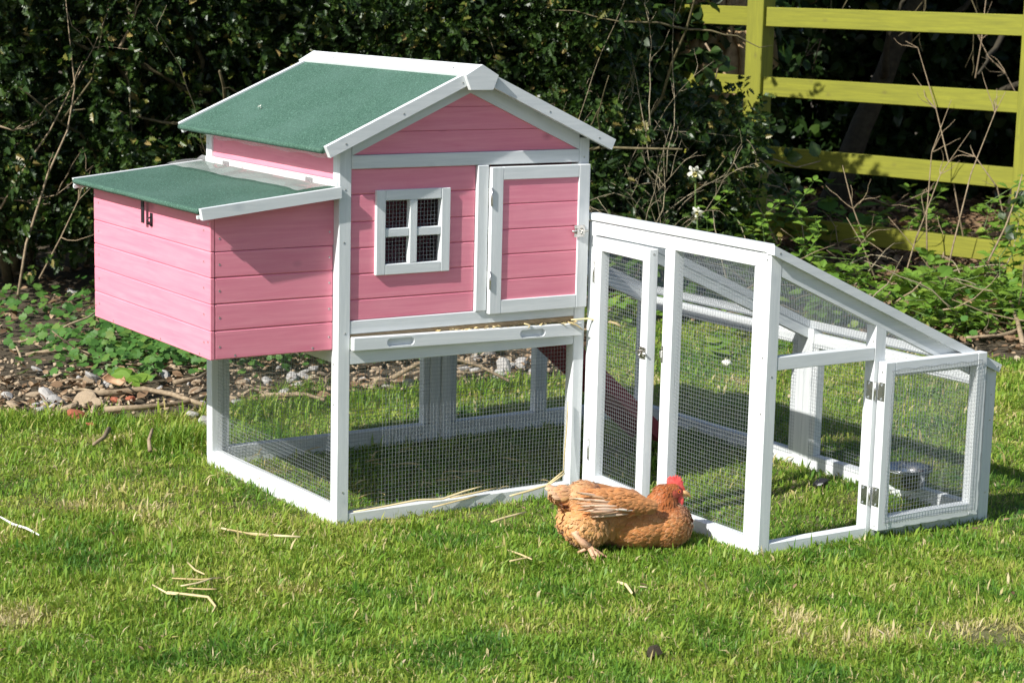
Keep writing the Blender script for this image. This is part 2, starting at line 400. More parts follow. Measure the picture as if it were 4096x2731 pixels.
X, Y, Z = Vector((1, 0, 0)), Vector((0, 1, 0)), Vector((0, 0, 1))

# corner posts
for (px, py, sc) in ((0, 0, [((.015, 0, .735), -Y), ((.013, 0, .62), -Y), ((.017, 0, .42), -Y), ((.015, 0, .063), -Y), ((0, .02, .35), -X), ((0, .018, .26), -X)]),
                     (W-PW, 0, [((W-.015, 0, .79), -Y)]), (0, D-PW, [((0, D-.012, .785), -X)]), (W-PW, D-PW, [])):
    board('post', (px, py, -.03), (px+PW, py+PW, .836), screws=sc)
# bottom rails and their frames
board('rail', (.0304, .001, -.02), (W-.0304, .028, .014))
board('rail', (.001, .0304, -.02), (.028, D-.0304, .026))
board('rail', (.0304, D-.028, -.02), (W-.0304, D-.001, .032))
board('rail', (W-.0304-.018, D-.027, .0325), (W-.0304, D-.002, .372)); board('rail', (.0304, D-.027, .0325), (.05, D-.002, .372))
board('rail', (.0304, D-.028, .3725), (W-.0304, D-.001, .402)); board('rail', (.001, .0304, .352), (.028, D-.0304, .38))
board('rail', (W-.028, .0304, .36), (W-.001, D-.0304, .39))
# front rails
board('rail', (.0304, .0005, .350), (W-.0304, .02, .3812))
board('rail', (.0304, .001, .4175), (W-.0304, .02, .4468))
board('rail', (.0304, -.001, .7795), (W-.0304, .016, .8092))
wire('wire_mesh', (.026, .019, .008), X, Z, .608, .352, coop)
wire('wire_mesh', (.016, .026, .02), Y, Z, .624, .34, coop)
wire('wire_mesh', (.03, D-.030, .006), X, Z, .60, .38, coop)
# floor
board('floor', (.004, .004, .405), (W-.004, D-.004, .4165), M['ply'])
# front wall with the window opening
wx0, wx1, wz0, wz1 = .106, .267, .556, .721
lines = [.4472, .4925, .549, .6063, .6636, .7232, .7793]
b = MB()
def lapped(b, x0, x1, z0, z1, y0=.0050, y1=.0145): b.box((x0, y0, z0+.0003), (x1, y1, z1-.0003), .0022)
for z0, z1 in zip(lines, lines[1:]):
    if z1 <= wz0 or z0 >= wz1: lapped(b, .0302, .3515, z0, z1)
    else:
        lapped(b, .0302, wx0, z0, z1); lapped(b, wx1, .3515, z0, z1)
        if z0 < wz0: lapped(b, wx0+.0003, wx1-.0003, z0, wz0)
        if z1 > wz1: lapped(b, wx0+.0003, wx1-.0003, wz1, z1)
b.build('front_wall', M['pink'], coop)
# gable
b = MB(); zc = [.8094, .8588, .9109, .9437]
gx = lambda z: (.040+(z-.8109)/.45, .6235-(z-.8109)/.45)
for z0, z1 in zip(zc, zc[1:]):
    (a0, a1), (c0, c1) = gx(z0-.012), gx(z1-.012 if z1 < .94 else .9437)
    b.prism([(a0, .0055, z0+.0005), (a1, .0055, z0+.0005), (c1, .0055, z1-.0012), (c0, .0055, z1-.0012)] if c1-c0 > .004 else [(a0, .0055, z0+.0005), (a1, .0055, z0+.0005), ((a0+a1)/2, .0055, z1)], (0, .009, 0), ax=(X, Y, Z))
    b.prism([(c0, .0085, z1-.002), (c1, .0085, z1-.002), (c1, .0085, z1+.001), (c0, .0085, z1+.001)], (0, .008, 0), ax=(X, Y, Z))
b.build('gable_panel', M['pink'], coop)
for s in (-1, 1):
    fx = lambda x: x if s < 0 else W-x
    b = MB(); pk = lambda x: .8109+(x-.040)*.45; tp = lambda x: .833+(x+.0513)*K-.014
    b.prism([(fx(.0306), -.0008, pk(.036)), (fx(.33), -.0008, pk(.33)), (fx(.33), -.0008, tp(.33)), (fx(.0306), -.0008, tp(.0306))], (0, .012, 0), ax=(Vector((1, 0, -s*K)).normalized(), Y, Vector((s*K, 0, 1)).normalized()))
    b.build('gable_frame', M['white'], coop)
# batten beside the door
board('rail', (.3518, -.0040, .4471), (.3808, .0165, .7793))
# back and right walls (pink), left strip above the nest
b = MB()
for k in range(7): b.box((.0302, D-.021, .4022+k*.0575), (W-.0302, D-.011, .4590+k*.0575), .0022)
b.build('back_wall', M['pink'], coop)
b = MB(); b.prism([(.0, D-.018, .806), (W, D-.018, .806), (W/2, D-.018, .965)], (0, .01, 0), ax=(X, Y, Z)); b.build('gable_panel', M['pink'], coop)
b = MB()
for k in range(7):
    z0, z1 = .3905+k*.0575, .4475+k*.0575
    if k in (1, 2, 3, 4): b.box((W-.020, .0302, z0), (W-.01, .22, z1), .002); b.box((W-.020, .42, z0), (W-.01, D-.0302, z1), .002)
    else: b.box((W-.020, .0302, z0), (W-.01, D-.0302, z1), .002)
b.build('side_wall', M['pink'], coop)
b = MB(); b.box((.005, .0302, .7555), (.014, D-.0302, .812), .0018); b.build('side_wall', M['pink'], coop)
board('rail', (.003, .0302, .812), (.02, D-.0302, .838)); board('rail', (W-.02, .0302, .812), (W-.003, D-.0302, .838))
board('rail', (-.0025, .0085, .7265), (.012, D-.001, .755), ch=.001, screws=[((-.0025, y, z), -X) for y, z in ((.05, .746), (.30, .738), (.62, .741), (.47, .744))])
for y in (.558, .134):
    b = MB(); b.box((-.0042, y-.0165, .7335), (-.0027, y+.0165, .7515), .0004); b.tube([(-.006, y-.016, .7325), (-.006, y+.016, .7325)], .0022, 8)
    for q in (-.010, .010): b.screw((-.0043, y+q, .743), -X, .002, 1)
    b.build('hinge', [M['black'], M['steel']], coop)

# roof
for s in (-1, 1):
    xe, xr = (-.0513, .33) if s < 0 else (.7090, .33)
    zt = lambda x: .8325+abs(x-xe)*K
    b = MB(); ax = (Y, Vector((1, 0, -s*K)).normalized(), Z)
    xo = xe+(-1)*s*.001
    b.prism([(xo, -.0215, zt(xo)-.004), (xr, -.0215, zt(xr)-.004), (xr, -.0215, zt(xr)-.016), (xo, -.0215, zt(xo)-.016)], (0, .7338, 0), ax=ax)
    # felt folded over the eave
    e = []
    for q in np.linspace(0, 1, 36): e.append((xo+s*.0015, -.0210+q*.732, zt(xo)-.0100+.0012*float(vnoise(q*9, s*3., 1, 5))))
    b.tube(e, .0072, 7)
    b.build('roof_panel', M['felt'], coop)
    sn = Vector((s*.404, 0, .915))
    for yb, y0, y1 in ((0, -.0355, -.0222), (1, .7130, .7262)):
        b = MB(); v = lambda x, dz: (x, y0, zt(x)+dz)
        cut = Vector((-s*.0108, 0, -.0238)); P0 = Vector((xe, y0, zt(xe))); P1 = Vector((xr, y0, zt(xr)))
        b.prism([P0, P1, P1+Vector((0, 0, -.0284)), P0+cut], (0, y1-y0, 0), ax=(Vector((1, 0, -s*K)).normalized(), Y, Z))
        if yb == 0:
            for t in (.10, .47, .86): q = P0.lerp(P1, t)+cut*.52+Vector((.004*-s, 0, 0)); b.screw((q.x, y0, q.z), -Y)
        b.build('barge_board', WP, coop)
    # underside batten under the felt, at the eave
b = MB(); cx = .33
for s in (-1, 1):
    b.prism([(cx, -.036, 1.0052), (cx+s*.043, -.036, .9838), (cx+s*.0405, -.036, .9775), (cx, -.036, .9975)], (0, .771, 0), ax=(Y, X, Z))
b.prism([(cx, -.0475, 1.0056), (cx+.0425, -.0475, .9822), (cx+.029, -.0475, .9502), (cx-.029, -.0475, .9502), (cx-.0425, -.0475, .9822)], (0, .0118, 0), ax=(X, Y, Z))
b.prism([(cx, .7353, 1.0056), (cx+.0425, .7353, .9822), (cx+.029, .7353, .9502), (cx-.029, .7353, .9502), (cx-.0425, .7353, .9822)], (0, .0118, 0), ax=(X, Y, Z))
for yy in (.04, .6): b.screw((cx-.022, yy, .9948), (-.404, 0, .915))
b.build('ridge_cap', WP, coop)

# window
win = empty('window'); win.parent = coop
b = MB(); fo = (.0915, .2815, .5442, .7318); fw = .0235
for lo, hi in (((fo[0], -.0025, fo[2]), (fo[0]+fw, .0145, fo[3])), ((fo[1]-fw, -.0025, fo[2]), (fo[1], .0145, fo[3])),
               ((fo[0]+fw+.0002, -.0023, fo[3]-fw), (fo[1]-fw-.0002, .0145, fo[3])), ((fo[0]+fw+.0002, -.0023, fo[2]), (fo[1]-fw-.0002, .0145, fo[2]+fw))):
    b.box(lo, hi)
b.build('frame', M['white'], win)
b = MB(); b.box((.1768, -.0018, fo[2]+fw+.0003), (.1962, .0145, fo[3]-fw-.0003)); b.build('mullion', M['white'], win)
b = MB(); b.box((fo[0]+fw+.0003, -.0005, .6275), (.1764, .0142, .6465)); b.box((.1966, -.0005, .6275), (fo[1]-fw-.0003, .0142, .6465)); b.build('mullion', M['white'], win)
wire('wire_mesh', (.103, .0160, .553), X, Z, .168, .17, win, r=.0005)
# front door (left edge hinged)
door = empty('door'); door.parent = coop
dx0, dx1, dz0, dz1, sy0, sy1 = .3825, .6545, .4397, .7750, -.0145, -.0015
b = MB(); sw = .0315
b.box((dx0, sy0, dz0), (dx0+sw, sy1, dz1)); b.box((dx1-sw, sy0, dz0), (dx1, sy1, dz1))
b.box((dx0+sw+.0002, sy0+.0003, dz1-.0295), (dx1-sw-.0002, sy1, dz1)); b.box((dx0+sw+.0002, sy0+.0003, dz0), (dx1-sw-.0002, sy1, dz0+.0315))
b.build('door_frame', M['white'], door)
b = MB(); pl_ = [.462, .5175, .575, .632, .690, .752]
for z0, z1 in zip(pl_, pl_[1:]): b.box((dx0+sw-.004, -.0105, z0+.0003), (dx1-sw+.004, -.0010, z1-.0003), .002)
b.build('door_panel', M['pink'], door)
for z0, z1 in ((.688, .729), (.498, .539)):
    b = MB(); b.tube([(.3818, -.0160, z0), (.3818, -.0160, z1)], .0024, 8); b.box((.374, -.0022, z0+.001), (.382, -.0006, z1-.001), .0004)
    b.build('hinge', M['steel'], door)
def bolt(p, par, U=X, Nn=-Y, s=1.):
    b = MB(); p = Vector(p); R = Matrix((U, Nn.cross(U), Nn)).transposed()
    def bx(lo, hi, c=.0004):
        q = MB(); q.box(lo, hi, c); b.add([R @ (v*s)+p for v in q.V], q.F)
    bx((-.016, -.014, 0), (.013, .014, .0012)); bx((-.012, -.0065, .0012), (-.006, .0065, .007)); bx((.004, -.0065, .0012), (.010, .0065, .007))
    b.tube([R @ (Vector((x, 0, .0042))*s)+p for x in (-.024, .02)], .0028*s, 8); b.tube([R @ (Vector((-.001, 0, .0042))*s)+p, R @ (Vector((-.001, -.006, .011))*s)+p], .002*s, 6)
    for a, c in ((-.013, .011), (.010, .011), (-.013, -.011), (.010, -.011)): b.screw(R @ (Vector((a, c, .0012))*s)+p, Nn, .002, 0)
    return b.build('bolt', M['steel'], par)
bolt((.6285, sy0-.0002, .620), door)
# droppings tray, slightly tilted, with two finger slots
def boolean(o, cutters):
    for c in cutters:
        md = o.modifiers.new('cut', 'BOOLEAN'); md.object = c; md.operation = 'DIFFERENCE'; md.solver = 'EXACT'
    dg = bpy.context.evaluated_depsgraph_get(); me = bpy.data.meshes.new_from_object(o.evaluated_get(dg)); o.modifiers.clear(); o.data = me
    for c in cutters: bpy.data.objects.remove(c)
tr = board('tray', (.0308, -.0155, .3818), (.6435, .0, .4115), ch=.0016)
cs = []
for cx_, cz_ in ((.150, .3965), (.5030, .3955)):
    b = MB(); pl = []
    for k in range(24):
        q = 2*math.pi*k/24; sx = .026 if math.cos(q) > 0 else -.026
        pl.append((cx_+sx+.0092*math.cos(q), -.03, cz_+.0092*math.sin(q)))
    b.prism(pl, (0, .0255, 0), ax=(X, Y, Z)); cs.append(b.build('cut', M['white'], None))
bpy.context.view_layer.update(); boolean(tr, cs)
for v in tr.data.vertices: v.co.z += -.010*(v.co.x-.03)/.61+.0005
# wood shavings showing in the gap above the tray
# nest box
nest = empty('nest_box'); nest.parent = coop
nx, ny0, ny1 = -.294, .023, .664; nz = [.3815, .4440, .5013, .5575, .6128]
topz = lambda x: .7095+(x+.334)*.105-.0150
b = MB()
for z0, z1 in zip(nz, nz[1:]+[None]):
    z1_ = z1 if z1 else topz(nx)
    b.box((nx, ny0, z0+.0003), (nx+.011, ny1, z1_-.0003), .0018)
for z0, z1 in zip(nz, nz[1:]+[.69]):
    zc_ = (z0+z1)/2
    for y in (ny0+.03, ny1-.03): b.screw((nx, y, zc_+.004), -X)
for y, z in ((ny0+.008, .672), (ny1-.006, .672), (ny0+.010, .42), (ny1-.008, .41), (.55, .388), (.28, .388), (.075, .388)): b.screw((nx, y, z), -X)
b.build('nest_panel', PP, nest)
for yy, sgn in ((ny0, 1), (ny1-.011, -1)):
    b = MB()
    for z0, z1 in zip(nz, nz[1:]+[None]):
        if z1: b.box((nx+.0112, yy+.0006, z0+.0003), (-.0004, yy+.011, z1-.0003), .0024)
        else: b.prism([(nx+.0112, yy+.0006, z0+.001), (-.0004, yy+.0006, z0+.001), (-.0004, yy+.0006, topz(0)), (nx+.0112, yy+.0006, topz(nx))], (0, .0104, 0), ax=(X, Y, Z))
    if sgn > 0:
        for z0 in nz: b.screw((nx+.022, yy+.0006, z0+.028), -Y); b.screw((-.010, yy+.0006, z0+.030), -Y)
        b.screw((nx+.058, yy+.0006, .389), -Y); b.screw((-.05, yy+.0006, .390), -Y)
    b.build('nest_panel', PP, nest)
board('nest_floor', (nx+.0115, ny0+.012, .3825), (-.0005, ny1-.0115, .392), M['ply'], nest)
# nest lid
lt = lambda x: .7095+(x+.334)*.105
lid = empty('lid'); lid.parent = nest
b = MB(); b.prism([(-.3285, .0000, lt(-.3285)-.003), (-.002, .0000, lt(-.002)-.003), (-.002, .0000, lt(-.002)-.0146), (-.3285, .0000, lt(-.3285)-.0146)], (0, .6928, 0), ax=(Y, X, Z))
b.tube([(-.3290, .001+q*.690, lt(-.331)-.0085+.0012*float(vnoise(q*9, 1.7, 1, 6))) for q in np.linspace(0, 1, 36)], .0066, 7)
lf = b.build('felt', M['felt'], None); lf.name = 'lid_felt'; lf.parent = nest
bpy.data.objects.remove(lid)
for y0, y1 in ((-.0125, -.0004), (.6932, .7052)):
    b = MB(); b.prism([(-.3305, y0, lt(-.3345)-.001), (-.0005, y0, lt(-.0045)-.001), (-.0005, y0, lt(-.0045)-.0250), (-.3260, y0, lt(-.33)-.0255)], (0, y1-y0, 0), ax=(X, Y, Z))
    b.prism([(-.3335, y1 if y0 < 0 else y0-.006, lt(-.3335)-.0165), (-.006, y1 if y0 < 0 else y0-.006, lt(-.006)-.0165), (-.006, y1 if y0 < 0 else y0-.006, lt(-.006)-.0235), (-.3325, y1 if y0 < 0 else y0-.006, lt(-.3325)-.0235)], (0, .006, 0), ax=(X, Y, Z))
    b.build('lid_trim', M['white'], nest)
b = MB(); b.box((-.3075, .3400, .640), (-.3045, .3540, .692), .0006); b.box((nx-.0016, .3185, .6340), (nx-.0003, .3325, .664), .0004)
b.tube([(nx-.001, .3255, .656), (nx-.012, .3255, .650), (nx-.012, .3255, .641), (nx-.001, .3255, .637)], .0016, 6); b.box((nx-.008, .320, .6395), (nx-.0018, .331, .6445), .0004)
b.build('latch', [M['black']], nest)
# clear plastic flashing over the lid hinge and under the eave
def film(name, fn, nu, nv, par):
    u, v = np.meshgrid(np.linspace(0, 1, nu), np.linspace(0, 1, nv)); P = np.array([[fn(a, c) for a, c in zip(ru, rv)] for ru, rv in zip(u, v)])
    i = np.arange(nu*nv).reshape(nv, nu); F = np.stack([i[:-1, :-1], i[:-1, 1:], i[1:, 1:], i[1:, :-1]], -1).reshape(-1, 4)
    return npmesh(name, P.reshape(-1, 3), F, M['film'], par, smooth=True)
film('plastic_strip', lambda a, c: (-.004-.088*c-.012*float(vnoise(a*7, 0., 1, 9))*c, .002+a*.69, lt(-.004-.088*c)+.0015+.009*float(vnoise(a*9, c*2, 1, 11))*math.sin(c*3.1)+.004*float(vnoise(a*17, c*2, 1, 12))*c+(.010 if c < .01 else 0)), 60, 8, nest)
film('plastic_strip', lambda a, c: (-.004-.012*math.sin(c*2)-.003*math.sin(a*31)*c, .028+a*.62, .833-.030*c-.002*math.sin(a*24)*c), 70, 6, coop)

# ---- the wire run
RX, RF, RW = .6655, -.653, 1.356
hr = lambda x: .6595-(x-.666)*K                       # top of the run's sloping frame
board('run_post', (RX, -.0262, -.02), (RX+.028, -.0008, .6405))                         # against the house
board('run_post', (RX, -.327, -.02), (RX+.028, -.292, .6095), screws=[])
board('run_post', (RX, RF+.0304, .0225), (RX+.028, RF+.053, .6095))
board('run_post', (RX, RF, -.03), (RX+.030, RF+.0300, .6420), screws=[((RX, RF+.012, .628), -X), ((RX, RF+.014, .42), -X), ((RX, RF+.012, .30), -X), ((RX+.015, RF, .38), -Y)])
board('rail', (RX+.0003, RF+.0302, .6098), (RX+.027, -.0265, .6402))
board('rail', (RX+.0003, RF+.0302, -.02), (RX+.027, -.3275, .0222))
board('run_post', (RX, D-PW, -.03), (RX+.030, D, .64))
board('rail', (RX-.0038, RF+.0122, .6428), (RX+.020, -.0008, .6606), ch=.002)            # roof edge, tall side
wire('wire_mesh', (RX+.014, RF+.05, .018), Y, Z, .277, .596, coop)
# run side door, a little ajar
rd = empty('run_door'); rd.parent = coop
def hinged(pts_fn, parent): pass
a = math.radians(-5.0); Rz = Matrix.Rotation(a, 3, 'Z'); piv = Vector((RX-.001, -.0285, 0))
def turn(o):
    for v in o.data.vertices: v.co = Rz @ (v.co-piv)+piv
    return o
q0, q1, dt, dbm = -.2665, -.0290, .6060, .008
b = MB()
b.box((RX-.0015, q1-.027, dbm), (RX+.022, q1, dt)); b.box((RX-.0015, q0, dbm), (RX+.022, q0+.0285, dt))
b.box((RX-.0012, q0+.0287, dt-.030), (RX+.0217, q1-.0272, dt)); b.box((RX-.0012, q0+.0287, dbm), (RX+.0217, q1-.0272, dbm+.032))
b.screw((RX+.010, q0, dt-.012), -Y); turn(b.build('door_frame', WP, rd))
turn(wire('wire_mesh', (RX+.012, q0+.022, dbm+.026), Y, Z, .195, .550, rd))
turn(bolt((RX-.0018, q0+.0145, .369), rd, U=-Y, Nn=-X, s=.95))
b = MB(); b.box((RX-.0018, -.2995, .353), (RX-.0004, -.2925, .391), .0004); b.box((RX-.008, -.2990, .364), (RX-.0018, -.2935, .380), .0008); b.build('strike_plate', M['steel'], coop)
for z0, z1 in ((.499, .548), (.0745, .1235)):
    b = MB(); b.tube([(RX-.003, -.0275, z0), (RX-.003, -.0275, z1)], .0026, 8); b.build('hinge', M['steel'], rd)
# front end of the run
board('rail', (RX+.0304, RF+.0005, -.02), (1.3250, RF+.026, .0165))
board('rail', (RX+.0304, RF+.0008, .3922), (.9735, RF+.022, .4213))
b = MB(); b.prism([(.9745, RF, -.02), (1.0040, RF, -.02), (1.0040, RF, hr(1.004)-.0545), (.9745, RF, hr(.9745)-.0545)], (0, .030, 0), ax=(Z, X, Y)); b.screw((.9745, RF+.008, .433), -X)
b.build('run_post', WP, coop)
board('rail', (1.0044, RF+.002, .3500), (1.3252, RF+.022, .3600))
def slope_board(name, x0, x1, t0, t1, y0, y1, cut=0., m=None, par=None, scr=()):
    b = MB(); b.prism([(x0, y0, hr(x0)-t0), (x1, y0, hr(x1)-t0), (x1-cut, y0, hr(x1-cut)-t1), (x0, y0, hr(x0)-t1)], (0, y1-y0, 0), ax=(Vector((1, 0, -K)).normalized(), Y, Z))
    for x in scr: b.screw((x, y0, hr(x)-(t0+t1)/2), -Y)
    return b.build(name, m or WP, par or coop)
slope_board('run_rafter', RX-.003, RW+.003, 0, .0205, RF-.0125, RF+.012, cut=.008, scr=(.679, 1.346))
slope_board('run_rafter', RX+.0304, 1.3250, .0207, .0540, RF+.0006, RF+.0206)
slope_board('run_rafter', RX+.021, RW-.02, .002, .020, -.045, -.015); slope_board('run_rafter', RX+.021, RW-.02, .0205, .048, -.043, -.020)
slope_board('run_rafter', RX-.003, RW+.003, 0, .0205, D-.020, D+.005, cut=.008); slope_board('run_rafter', RX+.0304, 1.3250, .0207, .0540, D-.026, D-.002)
# corner post, low side
b = MB()
for (y0, y1, pz) in ((RF, RF+.030, 0), (D-.030, D, 0), (-.064, -.034, 0), (-.0335, -.0035, 0)):
    b = MB(); x0, x1 = 1.3255, 1.3555
    b.prism([(x0, y0, -.03), (x1, y0, -.03), (x1, y0, hr(x1)-.0212), (x0, y0, hr(x0)-.0212)], (0, y1-y0, 0), ax=(Z, X, Y))
    if y0 == RF:
        for z in (.282, .222, .052): b.screw((x0+.018, y0, z), -Y)
    b.build('run_post', WP, coop)
for y0, y1 in ((RF+.0304, -.0644), (-.003, D-.0304)):
    board('rail', (1.3262, y0, -.02), (1.3522, y1, .0215)); board('rail', (1.3262, y0, .2990), (1.3522, y1, .3330))
    board('rail', (1.3262, y0, .022), (1.3512, y0+.018, .2985)); board('rail', (1.3262, y1-.018, .022), (1.3512, y1, .2985))
    wire('wire_mesh', (1.3245, y0-.004, .01), Y, Z, y1-y0+.008, .30, coop)
slope_len = math.hypot(1, K)
b = MB(); b.prism([(RW-.026, RF+.0122, hr(RW-.026)-.001), (RW+.0036, RF+.0122, hr(RW+.0036)-.001), (RW-.005, RF+.0122, hr(RW-.005)-.0195), (RW-.026, RF+.0122, hr(RW-.026)-.0195)], (0, D-RF-.033, 0), ax=(Y, X, Z)); b.build('rail', M['white'], coop)
sd = Vector((1, 0, -K)).normalized()
wire('wire_mesh', (RX+.012, RF+.006, hr(RX+.012)-.0225), Y, sd, .612, .728, coop)
wire('wire_mesh', (RX+.012, -.030, hr(RX+.012)-.0225), Y, sd, .69, .728, coop)
wire('wire_mesh', (1.3255, RF+.026, .012), -X, Z, .318, .34, coop)
# back of the run
board('rail', (RX+.0304, D-.027, -.02), (1.3252, D-.001, .032)); board('rail', (.966, D-.028, .0325), (1.004, D-.002, .470))
board('rail', (RX+.0304, D-.027, .0325), (RX+.048, D-.002, .60))
wire('wire_mesh', (RX+.02, D-.030, .01), X, Z, .64, .29, coop); wire('wire_mesh', (RX+.02, D-.030, .302), X, Z, .29, .17, coop)
# front end door, folded right back
fd = empty('run_door'); fd.parent = coop
b = MB(); fx0, fx1, fz0, fz1, fy0, fy1 = .9835, 1.2945, .0125, .3900, -.6800, -.6560
b.box((fx0, fy0, fz0), (fx0+.029, fy1, fz1)); b.box((fx1-.029, fy0, fz0), (fx1, fy1, fz1))
b.box((fx0+.0292, fy0+.0003, fz1-.0285), (fx1-.0292, fy1, fz1)); b.box((fx0+.0292, fy0+.0003, fz0), (fx1-.0292, fy1, fz0+.0300))
for z in (.368, .022): b.screw((fx0, fy0+.010, z), -X)
b.build('door_frame', WP, fd); fd['label'] = 'small framed mesh door folded fully open'
wire('wire_mesh', (fx0+.016, fy0-.0016, fz0+.016), X, Z, fx1-fx0-.032, fz1-fz0-.032, fd, ragged=.0035)
b = MB(); a0, a1, c0, c1 = fx0+.017, fx1-.017, fz0+.017, fz1-.017
for p, q in (((a0, c0), (a1, c0)), ((a1, c0), (a1, c1)), ((a1, c1), (a0, c1)), ((a0, c1), (a0, c0))):
    b.tube([(p[0]+(q[0]-p[0])*t+.0016*math.sin(t*26), fy0-.003-.0018*abs(math.sin(t*17)), p[1]+(q[1]-p[1])*t+.0016*math.sin(t*31)) for t in np.linspace(0, 1, 26)], .0008, 4)
b.build('edge_wire', M['zinc'], fd)
for z0, z1 in ((.304, .345), (.067, .110)):
    b = MB(); b.box((.9730, -.6515, z0), (.9743, -.6330, z1), .0003)
    b.box((fx0-.0014, -.6790, z0), (fx0-.0002, -.6590, z1), .0003)
    b.tube([(.9785, -.6545, z0), (.9785, -.6545, z1)], .0026, 8)
    for z in (z0+.005, z1-.005): b.screw((fx0-.0016, -.671, z), -X, .0026, 1); b.screw((.9728, -.640, z), -X, .0026, 1)
    b.build('hinge', [M['steel'], M['zinc']], fd)
b = MB()
for z in (.211, .190): b.screw((RX+.0315, RF+.008, z), X, .0035, 0); b.tube([(RX+.0300, RF+.008, z), (RX+.036, RF+.008, z)], .0032, 8)
b.build('strike_plate', M['steel'], coop)
# ramp from the pop hole down into the run
b = MB(); r0, r1 = Vector((.655, 0, .408)), Vector((1.125, 0, .006)); rdv = (r1-r0).normalized(); rn = Vector((-rdv.z, 0, rdv.x))
R = Matrix((rdv, Y, rn)).transposed(); Lr = (r1-r0).length
def rb(lo, hi):
    q = MB(); q.box(lo, hi, .001); b.add([R @ v+r0 for v in q.V], q.F, (rdv, Y, rn))
rb((0, .245, -.004), (Lr, .395, .004)); rb((0, .236, -.016), (Lr, .2448, .020)); rb((0, .3952, -.016), (Lr, .404, .020))
for k in range(9): rb((.04+k*.06, .247, .0042), (.05+k*.06, .393, .012))
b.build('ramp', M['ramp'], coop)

# ---------------------------------------------------------------- leaf templates (length along x, side y, normal z)
def tmpl_holly():
    out = [(0, 0), (.10, .10), (.2, .27), (.29, .14), (.42, .31), (.52, .16), (.66, .27), (.76, .11), (.88, .13), (1, 0)]
    V = []; F = []
    for s in (1, -1):
        b = len(V)
        for i, (x, y) in enumerate(out):
            tooth = y > .2
            V.append((x, s*y, (.11 if tooth else .0)+.12*y)); V.append((x if i else .001, 0, -.03*math.sin(x*3)))
        for i in range(len(out)-1):
            q = [b+2*i, b+2*i+1, b+2*i+3, b+2*i+2]; F.append(q if s < 0 else q[::-1])
    return np.array(V, float), np.array(F)
def tmpl_ovate(w=.34, ser=0., fold=.12, curl=.15, n=6):
    xs = np.linspace(0, 1, n+1); V = []; F = []
    for s in (1, -1):
        b = len(V)
        for i, x in enumerate(xs):
            y = w*math.sin(math.pi*x**.8)**.85*(1+(ser if i % 2 else -ser)) if 0 < i < n else .004
            V.append((x+(ser*.12 if i % 2 else 0), s*y, fold*y/w*.4-curl*x*x)); V.append((x, 0, -curl*x*x))
        for i in range(n):
            q = [b+2*i, b+2*i+1, b+2*i+3, b+2*i+2]; F.append(q if s < 0 else q[::-1])
    return np.array(V, float), np.array(F)
T_HOL = tmpl_holly(); T_OV = tmpl_ovate(.36, 0, .12, .15, 4); T_NET = tmpl_ovate(.36, .16, .2, .35, 10); T_LOB = tmpl_ovate(.48, .22, .1, .1, 6)
T_BR = tmpl_ovate(.38, .07, .15, .2, 8)
def leaves(name, T, P, Nn, Tn, size, m, var, parent=None):
    V, F = instances(T[0], T[1], P, frames(Nn, Tn), size)
    return npmesh(name, V, F, m, parent, {'var': ('FLOAT', np.repeat(var, len(T[0])))})

def twig_path(p, d, L, n=7, wob=.25, grav=0.):
    pts = [Vector(p)]; d = Vector(d).normalized()
    for i in range(n):
        d = (d+Vector(rng.normal(0, wob/n**.5, 3))+Vector((0, 0, -grav/n))).normalized(); pts.append(pts[-1]+d*(L/n))
    return pts

